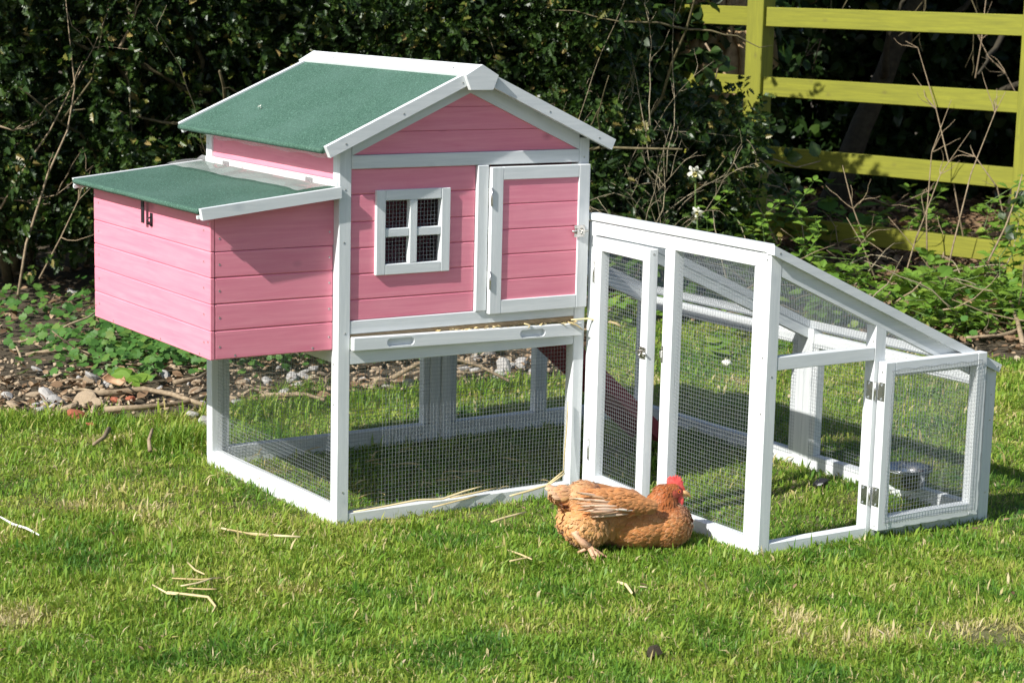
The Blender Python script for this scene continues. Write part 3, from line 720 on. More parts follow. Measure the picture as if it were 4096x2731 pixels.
# ---------------------------------------------------------------- holly hedge behind the coop
def hedge_face(u, z):
    """distance of the hedge's face from the camera plane"""
    return 7.75+.55*(fbm(u, z, .45, 40)-.5)*2+.35*np.clip(.55-z, 0, 1)+.12*np.clip(u, -2, 2)
def holly(u0, u1, label, n_spray, z0=.12, z1=1.75, lift=None, brn=26, bl=1.):
    cu = (u0+u1)/2; bx, by = uv2w(cu, 8.35)
    root = empty('holly_bush', (bx, by, 0)); tag(root, label, 'holly bush', 'holly bushes of the hedge')
    base = np.array([bx, by, 0])
    P, Nn, Tn, Sz, Vr = [], [], [], [], []
    for layer, cnt in ((0, n_spray), (1, int(n_spray*.55)), (2, int(n_spray*.4))):
        u = rng.uniform(u0-.12, u1+.12, cnt); z = rng.uniform(z0, z1, cnt)
        z = z0+(z1-z0)*np.where(rng.random(cnt) < .9, (z-z0)/(z1-z0), rng.random(cnt))
        dn = fbm(u, z, .33, 50+layer); k = rng.random(cnt) < np.clip((dn-.28)*3.1, .06, 1)+(.5 if layer else 0)
        if lift is not None and layer == 0: k &= (z > lift(u)) | (rng.random(cnt) < .35)
        u, z = u[k], z[k]; v = hedge_face(u, z)+layer*.33+rng.uniform(-.16, .12, len(u))
        x, y = uv2w(u, v)
        for i in range(len(u)):
            d = np.array([-FH[0]*.7+rng.normal(0, .5), -FH[1]*.7+rng.normal(0, .5), .35+rng.normal(0, .45)]); d /= np.linalg.norm(d)
            m_ = rng.integers(9, 17); L = .14+.1*rng.random()
            t = rng.random((m_, 1))*L; rd = rdir(m_)
            p = np.array([x[i], y[i], z[i]])+d*t+rd*.012
            nn = rd+np.array([-.5, -.35, .9])*.55; tt = rd*.9+d*.7+np.array([-.2, -.2, 0])
            P.append(p); Nn.append(nn); Tn.append(tt); Sz.append(rng.uniform(.022, .048, m_)*(1.0 if layer == 0 else 1.25))
            b0 = .35+.35*rng.random()
            vr = np.clip(b0+rng.normal(0, .16, m_), 0, .93); vr[rng.random(m_) < .03] = rng.uniform(.93, 1); Vr.append(vr)
    P, Nn, Tn, Sz, Vr = [np.concatenate(a) for a in (P, Nn, Tn, Sz, Vr)]
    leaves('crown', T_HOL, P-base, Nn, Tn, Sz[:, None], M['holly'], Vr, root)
    b = MB()
    for i in range(brn):                                   # crooked limbs fanning up out of the base
        u = rng.uniform(u0, u1); v = 8.05+rng.uniform(-.12, .35); x, y = uv2w(u, v)
        pts = twig_path((x, y, -.02), (rng.normal(0, .35)*bl, rng.normal(0, .25)*bl, 1), rng.uniform(.9, 1.9)*(bl*.5+.5), 10, .55*bl)
        r0 = rng.uniform(.008, .026)
        b.tube([p-Vector(base) for p in pts], [r0*(1-.07*k) for k in range(11)], 6)
        for q in range(3):
            k = rng.integers(2, 9); pp = twig_path(pts[k], (rng.normal(0, .8)-FH[0]*.5, rng.normal(0, .6)-FH[1]*.5, rng.normal(.3, .5)), rng.uniform(.3, .8)*bl, 7, .6)
            b.tube([p-Vector(base) for p in pp], [r0*.45*(1-.11*j) for j in range(8)], 5)
    b.build('branches', M['bark'], root)
    return root
holly(-2.75, -1.45, 'dark holly bush with crooked bare limbs at the left edge, behind the rubble', 1650, lift=lambda u: .38+.1*np.sin(u*7), brn=24)
holly(-1.45, -.55, 'dark glossy holly bush behind the nest box', 1350, lift=lambda u: .36+.1*np.sin(u*7), brn=12)
holly(-.55, .32, 'dense dark holly bush behind the coop roof and ridge', 1300, brn=5)
holly(.22, .31, 'holly bush full of dry stalks between the coop roof and the fence', 640, brn=4, bl=.3)
holly(.42, .80, 'low holly bush hiding the foot of the left fence bay', 620, z1=.70, brn=0)

# deep shade: trees standing behind the hedge and the fence
def back_tree(u, v, label, h, cr, n, zc, grp='trees beyond the fence'):
    x, y = uv2w(u, v); root = empty('tree', (x, y, 0)); tag(root, label, 'tree', grp)
    b = MB(); pts = twig_path((0, 0, -.05), (rng.normal(0, .12), rng.normal(0, .12), 1), h, 9, .3); r0 = rng.uniform(.05, .075)
    b.tube(pts, [r0*(1-.085*k) for k in range(10)], 9)
    for q in range(9):
        k = rng.integers(3, 9); pp = twig_path(pts[k], (rng.normal(0, 1), rng.normal(0, 1), rng.normal(.35, .4)), rng.uniform(.5, 1.1), 7, .5)
        b.tube(pp, [r0*.38*(1-.11*j) for j in range(8)], 6)
    b.build('trunk', M['shadebark'], root)
    P, Nn, Tn, Sz, Vr = [], [], [], [], []
    for c in range(n):
        d = rdir(1)[0]*np.array(cr)*rng.random()**.45; c0 = np.array([0, 0, zc])+d; m_ = rng.integers(10, 18)
        P.append(c0+rdir(m_)*rng.uniform(.05, .17, (m_, 1))); Sz.append(rng.uniform(.06, .10, m_)); Vr.append(np.clip(.3+rng.normal(0, .2, m_), 0, .9))
    P = np.concatenate(P); Sz = np.concatenate(Sz); Vr = np.concatenate(Vr)
    P[:, 2] = np.maximum(P[:, 2], .03)
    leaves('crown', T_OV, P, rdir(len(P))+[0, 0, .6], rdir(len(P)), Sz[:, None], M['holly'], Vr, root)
back_tree(-1.9, 9.6, 'dark evergreen tree filling the gap behind the leftmost holly', 2.6, (1.3, .75, 1.35), 1100, 1.2, 'trees behind the holly hedge')
back_tree(-.5, 9.7, 'dark evergreen tree hidden behind the coop ridge and the holly', 2.6, (1.2, .75, 1.35), 1000, 1.2, 'trees behind the holly hedge')
back_tree(.7, 10.1, 'dark tree behind the dry-stalk holly, left of the ivy stems', 2.7, (.9, .55, 1.3), 700, 1.3, 'trees behind the holly hedge')
back_tree(1.7, 10.9, 'tree between the two nearer fence posts, unseen high crown added to block sun', 2.6, (1.1, .75, .75), 1000, 2.15)  # crown sits above the frame, added to keep sun off the gap behind
back_tree(2.6, 10.4, 'tree overhanging the right end of the fence, unseen crown added to block sun', 2.6, (1.1, .75, .72), 900, 2.2)  # second unseen crown, put in to cast shade behind the rails
back_tree(1.55, 12.6, 'dark backing tree low behind the middle of the fence', 2.4, (1.0, .6, 1.2), 900, .85)
back_tree(2.75, 12.4, 'dark backing tree low behind the right of the fence', 2.4, (1.1, .6, 1.2), 900, .85)
back_tree(3.9, 11.5, 'dark tree past the right end of the fence', 2.4, (1.0, .8, 1.2), 600, 1.0)

# ---------------------------------------------------------------- yellow-green post and rail fence
def make_fence():
    P0, P1, P2, P3 = (3.90, 4.20), (3.976, 3.33), (4.280, 1.955), (4.55, .73)
    root = empty('post_and_rail_fence', (P1[0], P1[1], 0)); tag(root, 'yellow-green treated timber fence with four rails between square posts', 'fence')
    o = Vector((P1[0], P1[1], 0))
    for k, (p, q) in enumerate(((P0, P1), (P1, P2), (P2, P3), (P3, P3))):
        dr = Vector((P2[0]-P1[0], P2[1]-P1[1], 0)).normalized(); nr = Vector((-dr.y, dr.x, 0))
        R = Matrix((dr, nr, Z)).transposed(); b = MB(); c = Vector((p[0], p[1], 0))-o
        g = MB(); g.box((-.046, -.046, -.1), (.046, .046, 1.52), .003); g.prism([(-.043, -.043, 1.5202), (.043, -.043, 1.5202), (.043, .043, 1.5202), (-.043, .043, 1.5202)], (0, 0, .006))
        b.add([R @ v+c for v in g.V], g.F, (Z, dr, nr)); b.build('post', M['fence'], root)
        if p is q or k == 3: continue
        a = Vector((p[0], p[1], 0)); e = Vector((q[0], q[1], 0)); dd = (e-a).normalized(); nn = Vector((-dd.y, dd.x, 0)); L = (e-a).length
        R = Matrix((dd, nn, Z)).transposed()
        for zt_ in (1.113, .801, .489, .180):
            b = MB(); g = MB(); g.box((.049, -.026, zt_-.086), (L-.049, .012, zt_), .0025)
            b.add([R @ v+a-o for v in g.V], g.F, (dd, nn, Z)); b.build('rail', M['fence'], root)
make_fence()

# ---------------------------------------------------------------- old ivy stems lit behind the left fence bay
def ivy_trunk():
    c = dep(1630, 160, 10.0); c.z = 0
    root = empty('ivy_covered_stump', c); tag(root, 'old tree stump wrapped in tan ivy stems behind the left fence bay', 'tree stump')
    b = MB()
    prof = [(.30-.05*z+.03*math.sin(z*9), z) for z in np.linspace(-.05, 1.9, 14)]
    b.lathe(prof, (0, 0, 0), 22); b.build('trunk', M['ivystem'], root)
    b = MB()
    for k in range(74):
        a0 = rng.uniform(0, 6.28); pts = []; w1, w2 = rng.uniform(3, 8), rng.uniform(0, 6); tw = rng.normal(0, .35)
        for z in np.linspace(-.05, 1.85, 16):
            a_ = a0+tw*z+.13*math.sin(z*w1+w2); r = .30-.05*z+.03*math.sin(z*9)+.012; pts.append((r*math.cos(a_), r*math.sin(a_), z))
        r0 = rng.uniform(.008, .034); b.tube(pts, [r0*(1+.22*math.sin(i*1.9+w2)) for i in range(16)], 7)
    b.build('ivy_stems', M['ivystem'], root)
    n = 620; a_ = rng.uniform(0, 6.28, n); z = rng.uniform(.1, 2.0, n)
    k = (vnoise(a_*3, z, .5, 60) > .70) | (z > 1.25); a_, z = a_[k], z[k]; r = .36+.07*rng.random(len(z))
    Pp = np.stack([r*np.cos(a_), r*np.sin(a_), z], 1)
    leaves('ivy_leaves', T_LOB, Pp, np.stack([np.cos(a_), np.sin(a_), np.full(len(z), .3)], 1)+rdir(len(z))*.5, rdir(len(z)), rng.uniform(.045, .08, len(z))[:, None], M['ivy'], rng.uniform(.0, .7, len(z)), root)
ivy_trunk()

# ---------------------------------------------------------------- ground plants, rubble and dead stuff at the back edge
def strip(n, u0, u1, f0, f1):
    u = rng.uniform(u0, u1, n); t = rng.random(n); e = lawn_edge(u); return u, e+f0+(f1-f0)*t
def ground_z(x, y): return -.010+.0*x
def cover():
    # low ivy / buttercup-like cover between the rubble and the hedge, thick in the middle of the left side
    u, v = strip(17000, -2.6, 1.3, .42, 2.2); dn = fbm(u, v, .3, 70)
    cen = np.exp(-((u+.95)/.42)**2-((v-6.5)/.38)**2)
    k = rng.random(len(u)) < np.clip((dn-.50)*4, .04, .7)*.55+cen*1.3
    k &= v > lawn_edge(u)+.38
    u, v = u[k], v[k]; x, y = uv2w(u, v); n = len(u)
    P = np.stack([x, y, .004+rng.random(n)**1.5*(.05+.05*np.exp(-((u+.9)/.5)**2))], 1)
    Nn = rdir(n)*.55+np.array([-.25, -.25, 1]); Tn = rdir(n)
    leaves('ground_cover', T_LOB, P, Nn, Tn, rng.uniform(.018, .038, n)[:, None], M['ivy'], np.clip(rng.normal(.5, .22, n), 0, .95)).select_set(False)
    tag(C.objects['ground_cover'], kind='stuff')
    u, v = strip(4200, .9, 3.2, .10, 2.6); dn = fbm(u, v, .3, 72); k = rng.random(len(u)) < np.clip((dn-.5)*4, .05, .7)
    u, v = u[k], v[k]; x, y = uv2w(u, v); n = len(u); P = np.stack([x, y, .004+rng.random(n)**1.5*.07], 1)
    o = leaves('ground_cover', T_LOB, P, rdir(n)*.6+np.array([-.25, -.25, 1]), rdir(n), rng.uniform(.015, .034, n)[:, None], M['ivy'], np.clip(rng.normal(.45, .22, n), 0, .95)); tag(o, kind='stuff')
    # brown leaf litter and wood chips
    u, v = strip(26000, -2.8, 3.3, -.03, 3.0); k = rng.random(len(u)) < np.clip((fbm(u, v, .35, 75)-.28)*3, .1, 1)*np.where(v > lawn_edge(u)+1.6, .7, 1)
    u, v = u[k], v[k]; x, y = uv2w(u, v); n = len(u); P = np.stack([x, y, .002+rng.random(n)*.012], 1)
    o = leaves('leaf_litter', T_OV, P, rdir(n)*.6+np.array([0, 0, 1]), rdir(n), rng.uniform(.012, .045, n)[:, None]*np.stack([np.ones(n), rng.uniform(.12, 1, n), np.ones(n)], 1), M['litter'], rng.random(n)); tag(o, kind='stuff')
    n = 12000; u = rng.uniform(.4, 4, n); v = rng.uniform(8.3, 12.5, n); x, y = uv2w(u, v)
    o = leaves('leaf_litter', T_OV, np.stack([x, y, .002+rng.random(n)*.03], 1), rdir(n)*.6+np.array([0, 0, 1]), rdir(n), rng.uniform(.03, .07, n)[:, None]*np.stack([np.ones(n), rng.uniform(.2, 1, n), np.ones(n)], 1), M['litter'], rng.random(n)*.7); tag(o, kind='stuff')
    # fine gravel
    u, v = strip(1700, -2.6, .26, -.03, .66); x, y = uv2w(u, v); n = len(u)
    ico = np.array([(1, 0, 0), (-.9, .1, 0), (0, 1, .1), (.1, -1, 0), (0, .1, .7), (0, 0, -.7)], float)
    F = np.array([(0, 2, 4), (2, 1, 4), (1, 3, 4), (3, 0, 4), (2, 0, 5), (1, 2, 5), (3, 1, 5), (0, 3, 5)])
    V, FF = instances(ico, F, np.stack([x, y, .001+rng.random(n)*.004], 1), frames(rdir(n)*.6+np.array([0, 0, 1]), rdir(n)), (.003+.010*rng.random((n, 1))**2)*rng.uniform(.7, 1.3, (n, 3)))
    o = npmesh('gravel', V, FF, M['tan']); tag(o, kind='stuff')
cover()

def make_stone(m, seed):
    r = np.random.default_rng(seed); bm = bmesh.new(); bmesh.ops.create_icosphere(bm, subdivisions=2, radius=1)
    pl = [(Vector(v_/np.linalg.norm(v_)), r.uniform(.45, .85)) for v_ in r.normal(size=(9, 3))]
    for v in bm.verts:
        for nn, d in pl:
            e = v.co.dot(nn)-d
            if e > 0: v.co -= nn*e*.92
        v.co = v.co*(1+r.normal(0, .03))
    me = bpy.data.meshes.new('stone'); bm.to_mesh(me); bm.free(); me.materials.append(m)
    return me
stones = [make_stone(M['stone'], 1), make_stone(M['stone'], 2), make_stone(M['tan'], 3), make_stone(M['stone'], 4), make_stone(M['tan'], 5)]
bricks = [make_stone(M['brick'], 7), make_stone(M['brick'], 8)]
def put_stone(me, x, y, s, lab, grp, nm='stone', cat='stone'):
    o = bpy.data.objects.new(nm, me); link(o); o.location = (x, y, s*.12); o.rotation_euler = (rng.normal(0, .3), rng.normal(0, .3), rng.uniform(0, 6.28))
    o.scale = (s*rng.uniform(.8, 1.3), s*rng.uniform(.6, 1), s*rng.uniform(.35, .65)); tag(o, lab, cat, grp); return o
ns = 0
while ns < 150:
    u = rng.uniform(-2.5, .26); e = lawn_edge(u); v = e+.02+rng.random()**1.3*.55; x, y = uv2w(u, v)
    if 0 < x < W and 0 < y < D: continue
    mi = rng.integers(0, 5)
    put_stone(stones[mi], x, y, rng.uniform(.012, .032)*(1.5 if rng.random() < .25 else 1), 'grey or buff rubble stone in the strip between lawn and hedge', 'rubble stones along the lawn edge'); ns += 1
for Dx, Dy, s in ((175, 958, .030), (250, 905, .020), (262, 920, .018), (210, 975, .014), (300, 918, .016)):
    p = gnd(Dx, Dy); put_stone(bricks[ns % 2], p.x, p.y, s, 'broken piece of red brick among the rubble left of the coop', 'red brick pieces in the rubble', 'brick_piece', 'brick'); ns += 1
for Dx, Dy, s in ((168, 675, .036), (470, 970, .034), (520, 985, .026), (440, 955, .03), (255, 880, .03), (650, 905, .03), (1065, 850, .03)):
    p = gnd(Dx, Dy); put_stone(stones[(ns % 2)*3], p.x, p.y, s, 'larger pale stone lying on top of the rubble', 'larger pale stones at the back'); ns += 1
for k in range(60):
    x, y = uv2w(rng.uniform(.8, 2.3), rng.uniform(6.9, 8.9))
    pts = twig_path((x, y, rng.uniform(.0, .12)), (rng.normal(0, .8), rng.normal(0, .5), rng.uniform(-.1, .9)), rng.uniform(.12, .45), 6, .5)
    for p in pts: p.z = max(p.z, .004)
    b = MB(); o0 = pts[0].copy(); b.tube([p-o0 for p in pts], [.0035*(1-.12*i) for i in range(len(pts))], 5); o = b.build('stick', M['pale' if k % 2 else 'twig']); o.location = o0; tag(o, 'thin dead twig tangled among the nettles right of the run', 'stick', 'dead twigs among the nettles')
# inside the run / on the lawn
p = gnd(1885, 1112); put_stone(make_stone(M['black'], 31), p.x, p.y, .022, 'small black lump on the grass inside the run', None, 'dark_pebble', 'lump')  # small dark pebble
p = gnd(1505, 1500); put_stone(make_stone(M['soil'], 32), p.x, p.y, .022, 'dark clod of earth in the front lawn, below the hen', None, 'earth_clod', 'clod')
p = gnd(1668, 835); put_stone(make_stone(M['petal'], 33), p.x, p.y, .022, 'white crumpled scrap on the grass behind the run', None, 'paper_scrap', 'scrap')

# fallen sticks
def stick(pts, r, lab, grp='dead sticks on the ground', nm='stick', m='twig', cat='stick', taper=.6):
    pts = [Vector(p) for p in pts]; o0 = pts[0].copy(); root_b = MB()
    root_b.tube([p-o0 for p in pts], [r*(1-(1-taper)*i/(len(pts)-1)) for i in range(len(pts))], 7)
    o = root_b.build(nm, M[m]); o.location = o0; tag(o, lab, cat, grp); return o
def gpath(Ds, z=.012): return [gnd(a, b_, z+(rng.random()*.006)) for a, b_ in Ds]
stick(gpath([(190, 905), (260, 902), (330, 893), (395, 905), (470, 930)]), .011, 'long grey stick bending across the rubble left of the coop', None)
stick(gpath([(240, 905+35), (330, 935), (420, 925), (500, 905)]), .009, 'brown stick along the lawn edge, running under the coop corner', None)
stick(gpath([(400, 878), (455, 868), (485, 850)]), .008, 'short brown stick beside the back left coop leg', None)
stick(gpath([(205, 815), (150, 800), (60, 815)]), .010, 'stick half buried in leaf litter at the far left', None)
stick(gpath([(250, 985), (238, 1005), (215, 1020)], .02), .007, 'forked brown twig standing in the lawn edge', None)
stick(gpath([(600, 1008-100), (700, 905), (745, 918)]), .008, 'thin stick seen through the side wire of the coop', None)
stick([gnd(900, 868, .03), gnd(960, 835, .07), gnd(1030, 822, .08), gnd(1100, 840, .05), gnd(1170, 875, .02)], .008, 'thick arched branch on the ground behind the coop', None)
stick([gnd(345, 1035, .01), gnd(342, 1010, .03), gnd(350, 985, .05)], .006, 'small upright brown twig in the grass left of the coop', None)
stick([gnd(2352, 800, .0), gnd(2338, 740, .04), gnd(2320, 690, .08)], .010, 'thick curved stick at the right edge by the nettles', None)
stick(gpath([(2352, 730+30), (2300, 770), (2220, 775)]), .008, 'stick lying on the bare ground right of the run', None)
for k in range(150):
    u = rng.uniform(-2.5, 3.0); v = lawn_edge(u)+rng.uniform(.03, 1.1 if u < 1 else .8); x, y = uv2w(u, v); a_ = rng.uniform(0, 6.28)
    pts = twig_path((x, y, .012), (math.cos(a_), math.sin(a_)*.5, rng.normal(.05, .07)), rng.uniform(.08, .3), 5, .35)
    for p in pts: p.z = max(p.z, .006)
    stick(pts, rng.uniform(.0022, .0055), 'thin dead stick lying in the litter behind the lawn')

# ---------------------------------------------------------------- nettles, brambles, stalks
def nettle(h, n, seed, size=.05):
    r = np.random.default_rng(seed); root = empty('nettle_plant')
    tag(root, 'young nettle plant with toothed leaves growing among the others by the fence', 'nettle', 'nettles beside the fence')
    b = MB(); pts = [Vector((r.normal(0, .01)*i, r.normal(0, .01)*i, h*i/5)) for i in range(6)]; b.tube(pts, [.0028-.0003*i for i in range(6)], 5); b.build('stem', M['stem'], root)
    P, Nn, Tn, Sz = [], [], [], []
    for k in range(n):
        t = .15+.85*k/(n-1); i = min(int(t*5), 4); p = pts[i].lerp(pts[i+1], t*5-i); a0 = k*1.57+r.normal(0, .2)
        for j in range(4 if k == n-1 else 2):
            a_ = a0+j*(math.pi if k < n-1 else math.pi/2); up = .15+.5*t*t
            d = np.array([math.cos(a_), math.sin(a_), up]); P.append(np.array(p)+d*.006); Tn.append(d); Nn.append(np.array([-math.cos(a_)*up, -math.sin(a_)*up, 1])+r.normal(0, .25, 3))
            Sz.append(size*(1.05-.55*abs(t-.55))*(.7 if k == n-1 else 1)*r.uniform(.8, 1.15))
    leaves('leaves', T_NET, np.array(P), np.array(Nn), np.array(Tn), np.array(Sz)[:, None], M['nettle'], np.clip(.5+r.normal(0, .16, len(P)), 0, 1), root)
    return root
protos = [nettle(.10, 5, 1, .062), nettle(.15, 6, 2, .066), nettle(.20, 7, 3, .064), nettle(.08, 4, 4, .055), nettle(.42, 11, 5, .05)]
spots = []
def nspot(Dx, Dy, h=None): p = gnd(Dx, Dy, 0); spots.append((p.x, p.y, h))
for k in range(130):                                         # the thick patch in front of the fence
    spots.append((*uv2w(rng.uniform(1.18, 2.25), rng.uniform(7.05, 8.25)), None))
for k in range(26): spots.append((*uv2w(rng.uniform(.75, 1.35), rng.uniform(7.0, 8.3)), None))
for k in range(16): spots.append((*uv2w(rng.uniform(2.0, 2.9), rng.uniform(7.2, 8.9)), None))
for k in range(30): spots.append((*uv2w(rng.uniform(1.4, 2.9), rng.uniform(9.3, 10.6)), None))
for k in range(20): spots.append((*uv2w(rng.uniform(.72, 1.25), rng.uniform(7.5, 8.5)), 4))
for k in range(9): spots.append((*uv2w(rng.uniform(1.9, 2.15), rng.uniform(7.6, 8.1)), 4))
for k in range(8): spots.append((*uv2w(rng.uniform(.42, .62), rng.uniform(7.1, 7.45)), 2))
for i, (x, y, h) in enumerate(spots):
    pr = protos[rng.integers(0, 4) if w2uv(x, y)[1] < 7.6 or w2uv(x, y)[1] > 9.2 else (0, 3)[i % 2]] if h is None else protos[h]
    o = pr if (i < 5 and (pr := protos[i])) else copy_tree(pr)
    o.location = (x, y, -.01); o.rotation_euler = (rng.normal(0, .12), rng.normal(0, .12), rng.uniform(0, 6.28)); s_ = rng.uniform(.75, 1.25); o.scale = (s_,)*3

def stalk_thing(pts, r, lab, grp=None, nm='dry_stalk', m='pale', sides=0, cat='stalk'):
    o0 = Vector(pts[0]); pts = [Vector(p)-o0 for p in pts]; b = MB(); n = len(pts)
    b.tube(pts, [r*(1-.75*i/(n-1)) for i in range(n)], 5)
    for q in range(sides):
        k = rng.integers(1, n-1); d = (pts[k+1]-pts[k]).normalized()+Vector(rng.normal(0, .45, 3)); pp = twig_path(pts[k], d, rng.uniform(.05, .22), 5, .5)
        b.tube(pp, [r*.5*(1-.13*j) for j in range(6)], 4)
    o = b.build(nm, M[m]); o.location = o0; tag(o, lab, cat, grp); return o
# tangle of thin pale stalks against the holly right of the roof
protos_s = []
for k in range(10):
    o = stalk_thing(twig_path((0, 0, 0), (rng.normal(0, .12), rng.normal(0, .12), 1), rng.uniform(.7, 1.25), 9, .45, .15), rng.uniform(.0022, .0036), 'thin pale dead stalk in the tangle against the holly right of the roof', 'dead stalks against the holly', sides=7)
    protos_s.append(o)
for k in range(84):
    o = protos_s[k] if k < 10 else protos_s[k % 10].copy()
    if k >= 10: C.objects.link(o)
    u = rng.normal(.34, .22) if k < 80 else rng.uniform(-1.9, .3); u = min(u, .62-.1*rng.random()); z = rng.uniform(-.02, .35) if rng.random() < .7 else rng.uniform(.3, .7)
    v = float(hedge_face(u, .8))-rng.uniform(.08, .32); x, y = uv2w(u, v)
    o.location = (x, y, z if z > .05 else -.02); o.rotation_euler = (rng.normal(0, .22), rng.normal(0, .28), rng.uniform(0, 6.28))
    if z > .05: o.rotation_euler = (rng.normal(0, .5), rng.normal(0, .6), rng.uniform(0, 6.28)); o.scale = (.7,)*3
# long bare wands at the left
for Ds, v, r, lab in (([(30, 1568-820), (60, 560), (110, 400), (155, 300), (172, 200), (160, 90), (148, -30)], 7.25, .0075, 'long pale wand rising in front of the leftmost holly'),
                      ([(0, 480), (60, 380), (115, 300), (165, 200), (215, 110), (250, 20)], 7.35, .006, 'dark wand crossing the pale one at the far left'),
                      ([(0, 290), (30, 300), (80, 285), (110, 262)], 7.3, .005, 'short bare twig at the left edge of the frame'),
                      ([(275, 110), (300, 60), (318, -20)], 7.4, .009, 'reddish brown branch at the top above the left holly'),
                      ([(90, 640), (140, 545), (180, 460), (210, 430)], 7.3, .005, 'thin curved twig low in front of the left holly'),
                      ([(0, 455), (60, 462), (130, 448), (215, 380)], 7.4, .005, 'twig arching across the dark gap left of the nest box')):
    stalk_thing([dep(a, b_, v+.03*math.sin(i*2)) for i, (a, b_) in enumerate(Ds)], r*.75, lab, None, 'bare_wand', 'twig', 3, 'twig')
# leaning dead stems around the fence
fs = [([(2222, 380+220), (2190, 420), (2150, 250), (2108, 110), (2080, 95)], 8.6), ([(2155, 720), (2190, 560), (2230, 400), (2285, 260), (2310, 210)], 7.9),
      ([(1990, 560), (1960, 480), (1935, 380)], 8.0), ([(2060, 700), (2100, 560), (2160, 400), (2230, 300)], 8.3), ([(2320, 560), (2290, 430), (2240, 360), (2200, 345)], 8.2),
      ([(1785, 560), (1740, 470), (1690, 400), (1650, 320)], 8.1), ([(2130, 640), (2128, 500), (2140, 350), (2185, 230)], 8.5), ([(2010, 640), (1980, 560), (1945, 500)], 7.9),
      ([(1865, 160), (1895, 60), (1905, -20)], 10.6), ([(1790, 240), (1850, 130), (1905, 60)], 11.0), ([(2240, 180), (2255, 90), (2262, 20), (2270, -30)], 9.6),
      ([(2352, 250), (2310, 170), (2270, 130), (2235, 60)], 9.8), ([(1990, 450), (2050, 475), (2130, 440), (2150, 415)], 9.6), ([(2080, 690), (2170, 700), (2270, 690), (2352, 670)], 7.6)]
labs = ['tall pale stem bending left behind the right fence bay', 'reddish stem leaning right across three rails', 'short stem before the third rail', 'grey stem leaning right through the fence', 'looped stem by the right fence post',
        'stem leaning left beside the middle post', 'straight stem rising near the middle of the right bay', 'short stem rising from the nettles', 'thin shoot crossing the top rail', 'pale branch in the shade under the top rail',
        'upright branch in the shade near the right post', 'branched twig in the shade by the right post', 'curved twig hanging behind the second rail', 'thin stem sprawling over the nettles at the right']
for (Ds, v), lb in zip(fs, labs):
    stalk_thing([dep(a, b_, v+.04*math.sin(i*2.3)) for i, (a, b_) in enumerate(Ds)], .0042, lb, None, 'dry_weed', 'twig', 4, 'dead weed')
# dead shrub twigs high in the shade behind the fence
for k in range(14):
    u = rng.uniform(1.3, 2.8); v = rng.uniform(9.6, 10.6); x, y = uv2w(u, v)
    stalk_thing(twig_path((x, y, 1.5), (rng.normal(0, .6), rng.normal(0, .4), -1), rng.uniform(.3, .95), 8, .7, -.3), rng.uniform(.004, .009), 'bare twig hanging in the shade behind the fence', 'bare twigs hanging behind the fence', 'hanging_twig', 'bark', 3, 'twig')

def bramble(Ds, v, lab, nl, size=.055):
    pts = [dep(a, b_, v+.03*math.sin(i)) for i, (a, b_) in enumerate(Ds)]; o0 = pts[0].copy()
    root = empty('bramble', o0); tag(root, lab, 'bramble'); pts = [p-o0 for p in pts]
    b = MB(); b.tube(pts, [.0045*(1-.5*i/(len(pts)-1)) for i in range(len(pts))], 6); b.build('stem', M['twig'], root)
    P, Nn, Tn = [], [], []
    for k in range(nl):
        t = rng.random()*(len(pts)-1); i = min(int(t), len(pts)-2); p = np.array(pts[i].lerp(pts[i+1], t-i)); d = rdir(1)[0]
        for j in range(3):
            dd = d+rdir(1)[0]*.8; P.append(p+d*.03); Tn.append(dd); Nn.append(np.array([-.5, -.5, .7])+rdir(1)[0]*.7)
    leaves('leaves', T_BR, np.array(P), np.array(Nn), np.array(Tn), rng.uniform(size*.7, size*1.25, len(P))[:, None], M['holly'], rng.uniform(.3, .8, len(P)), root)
bramble([(1560, 330), (1640, 330), (1700, 345), (1760, 360), (1830, 385), (1885, 370)], 8.35, 'dark-leaved bramble arching across the middle fence post', 9)
bramble([(1440, 330), (1500, 375), (1560, 410), (1610, 440), (1650, 500)], 8.0, 'bramble trailing down beside the white flowers', 6, .04)
bramble([(1620, 100), (1650, 150), (1640, 200)], 9.0, 'few round dark leaves hanging in the left fence bay', 4, .07)
bramble([(1740, 360), (1800, 420), (1840, 500), (1850, 580)], 8.2, 'bramble strand hanging below the third rail', 7, .045)
bramble([(1640, 470), (1690, 440), (1740, 420), (1790, 430), (1830, 455)], 8.15, 'bramble looping over the third rail at the foot of the middle post', 9, .045)
bramble([(1700, 560), (1730, 480), (1750, 400), (1740, 320), (1755, 270)], 8.55, 'bramble climbing straight up the middle fence post', 10, .045)
bramble([(1560, 260), (1600, 290), (1660, 300), (1700, 290)], 8.5, 'bramble crossing the left fence bay below the second rail', 7, .045)
bramble([(2270, 600), (2310, 520), (2335, 450), (2348, 400)], 7.7, 'bramble climbing the right-hand fence post', 8, .04)
def arum():                                                # glossy arrow-shaped leaves under the fence
    c = gnd(1905, 590, 0); root = empty('glossy_leaf_clump', c); tag(root, 'clump of bright glossy green leaves behind the fence near the middle post', 'leaf clump'); n = 46
    a_ = rng.uniform(0, 6.28, n); el = rng.uniform(.3, 1.2, n); d = np.stack([np.cos(a_)*np.cos(el), np.sin(a_)*np.cos(el), np.sin(el)], 1)
    P = d*rng.uniform(.05, .22, (n, 1))*np.array([1.3, 1.3, 1.1]); P[:, 2] += .02
    leaves('leaves', T_OV, P, np.stack([-d[:, 0]*.6, -d[:, 1]*.6, np.ones(n)], 1)+rdir(n)*.3, d+[0, 0, -.5], rng.uniform(.09, .14, n)[:, None], M['ivy'], rng.uniform(.3, .75, n), root)
arum()
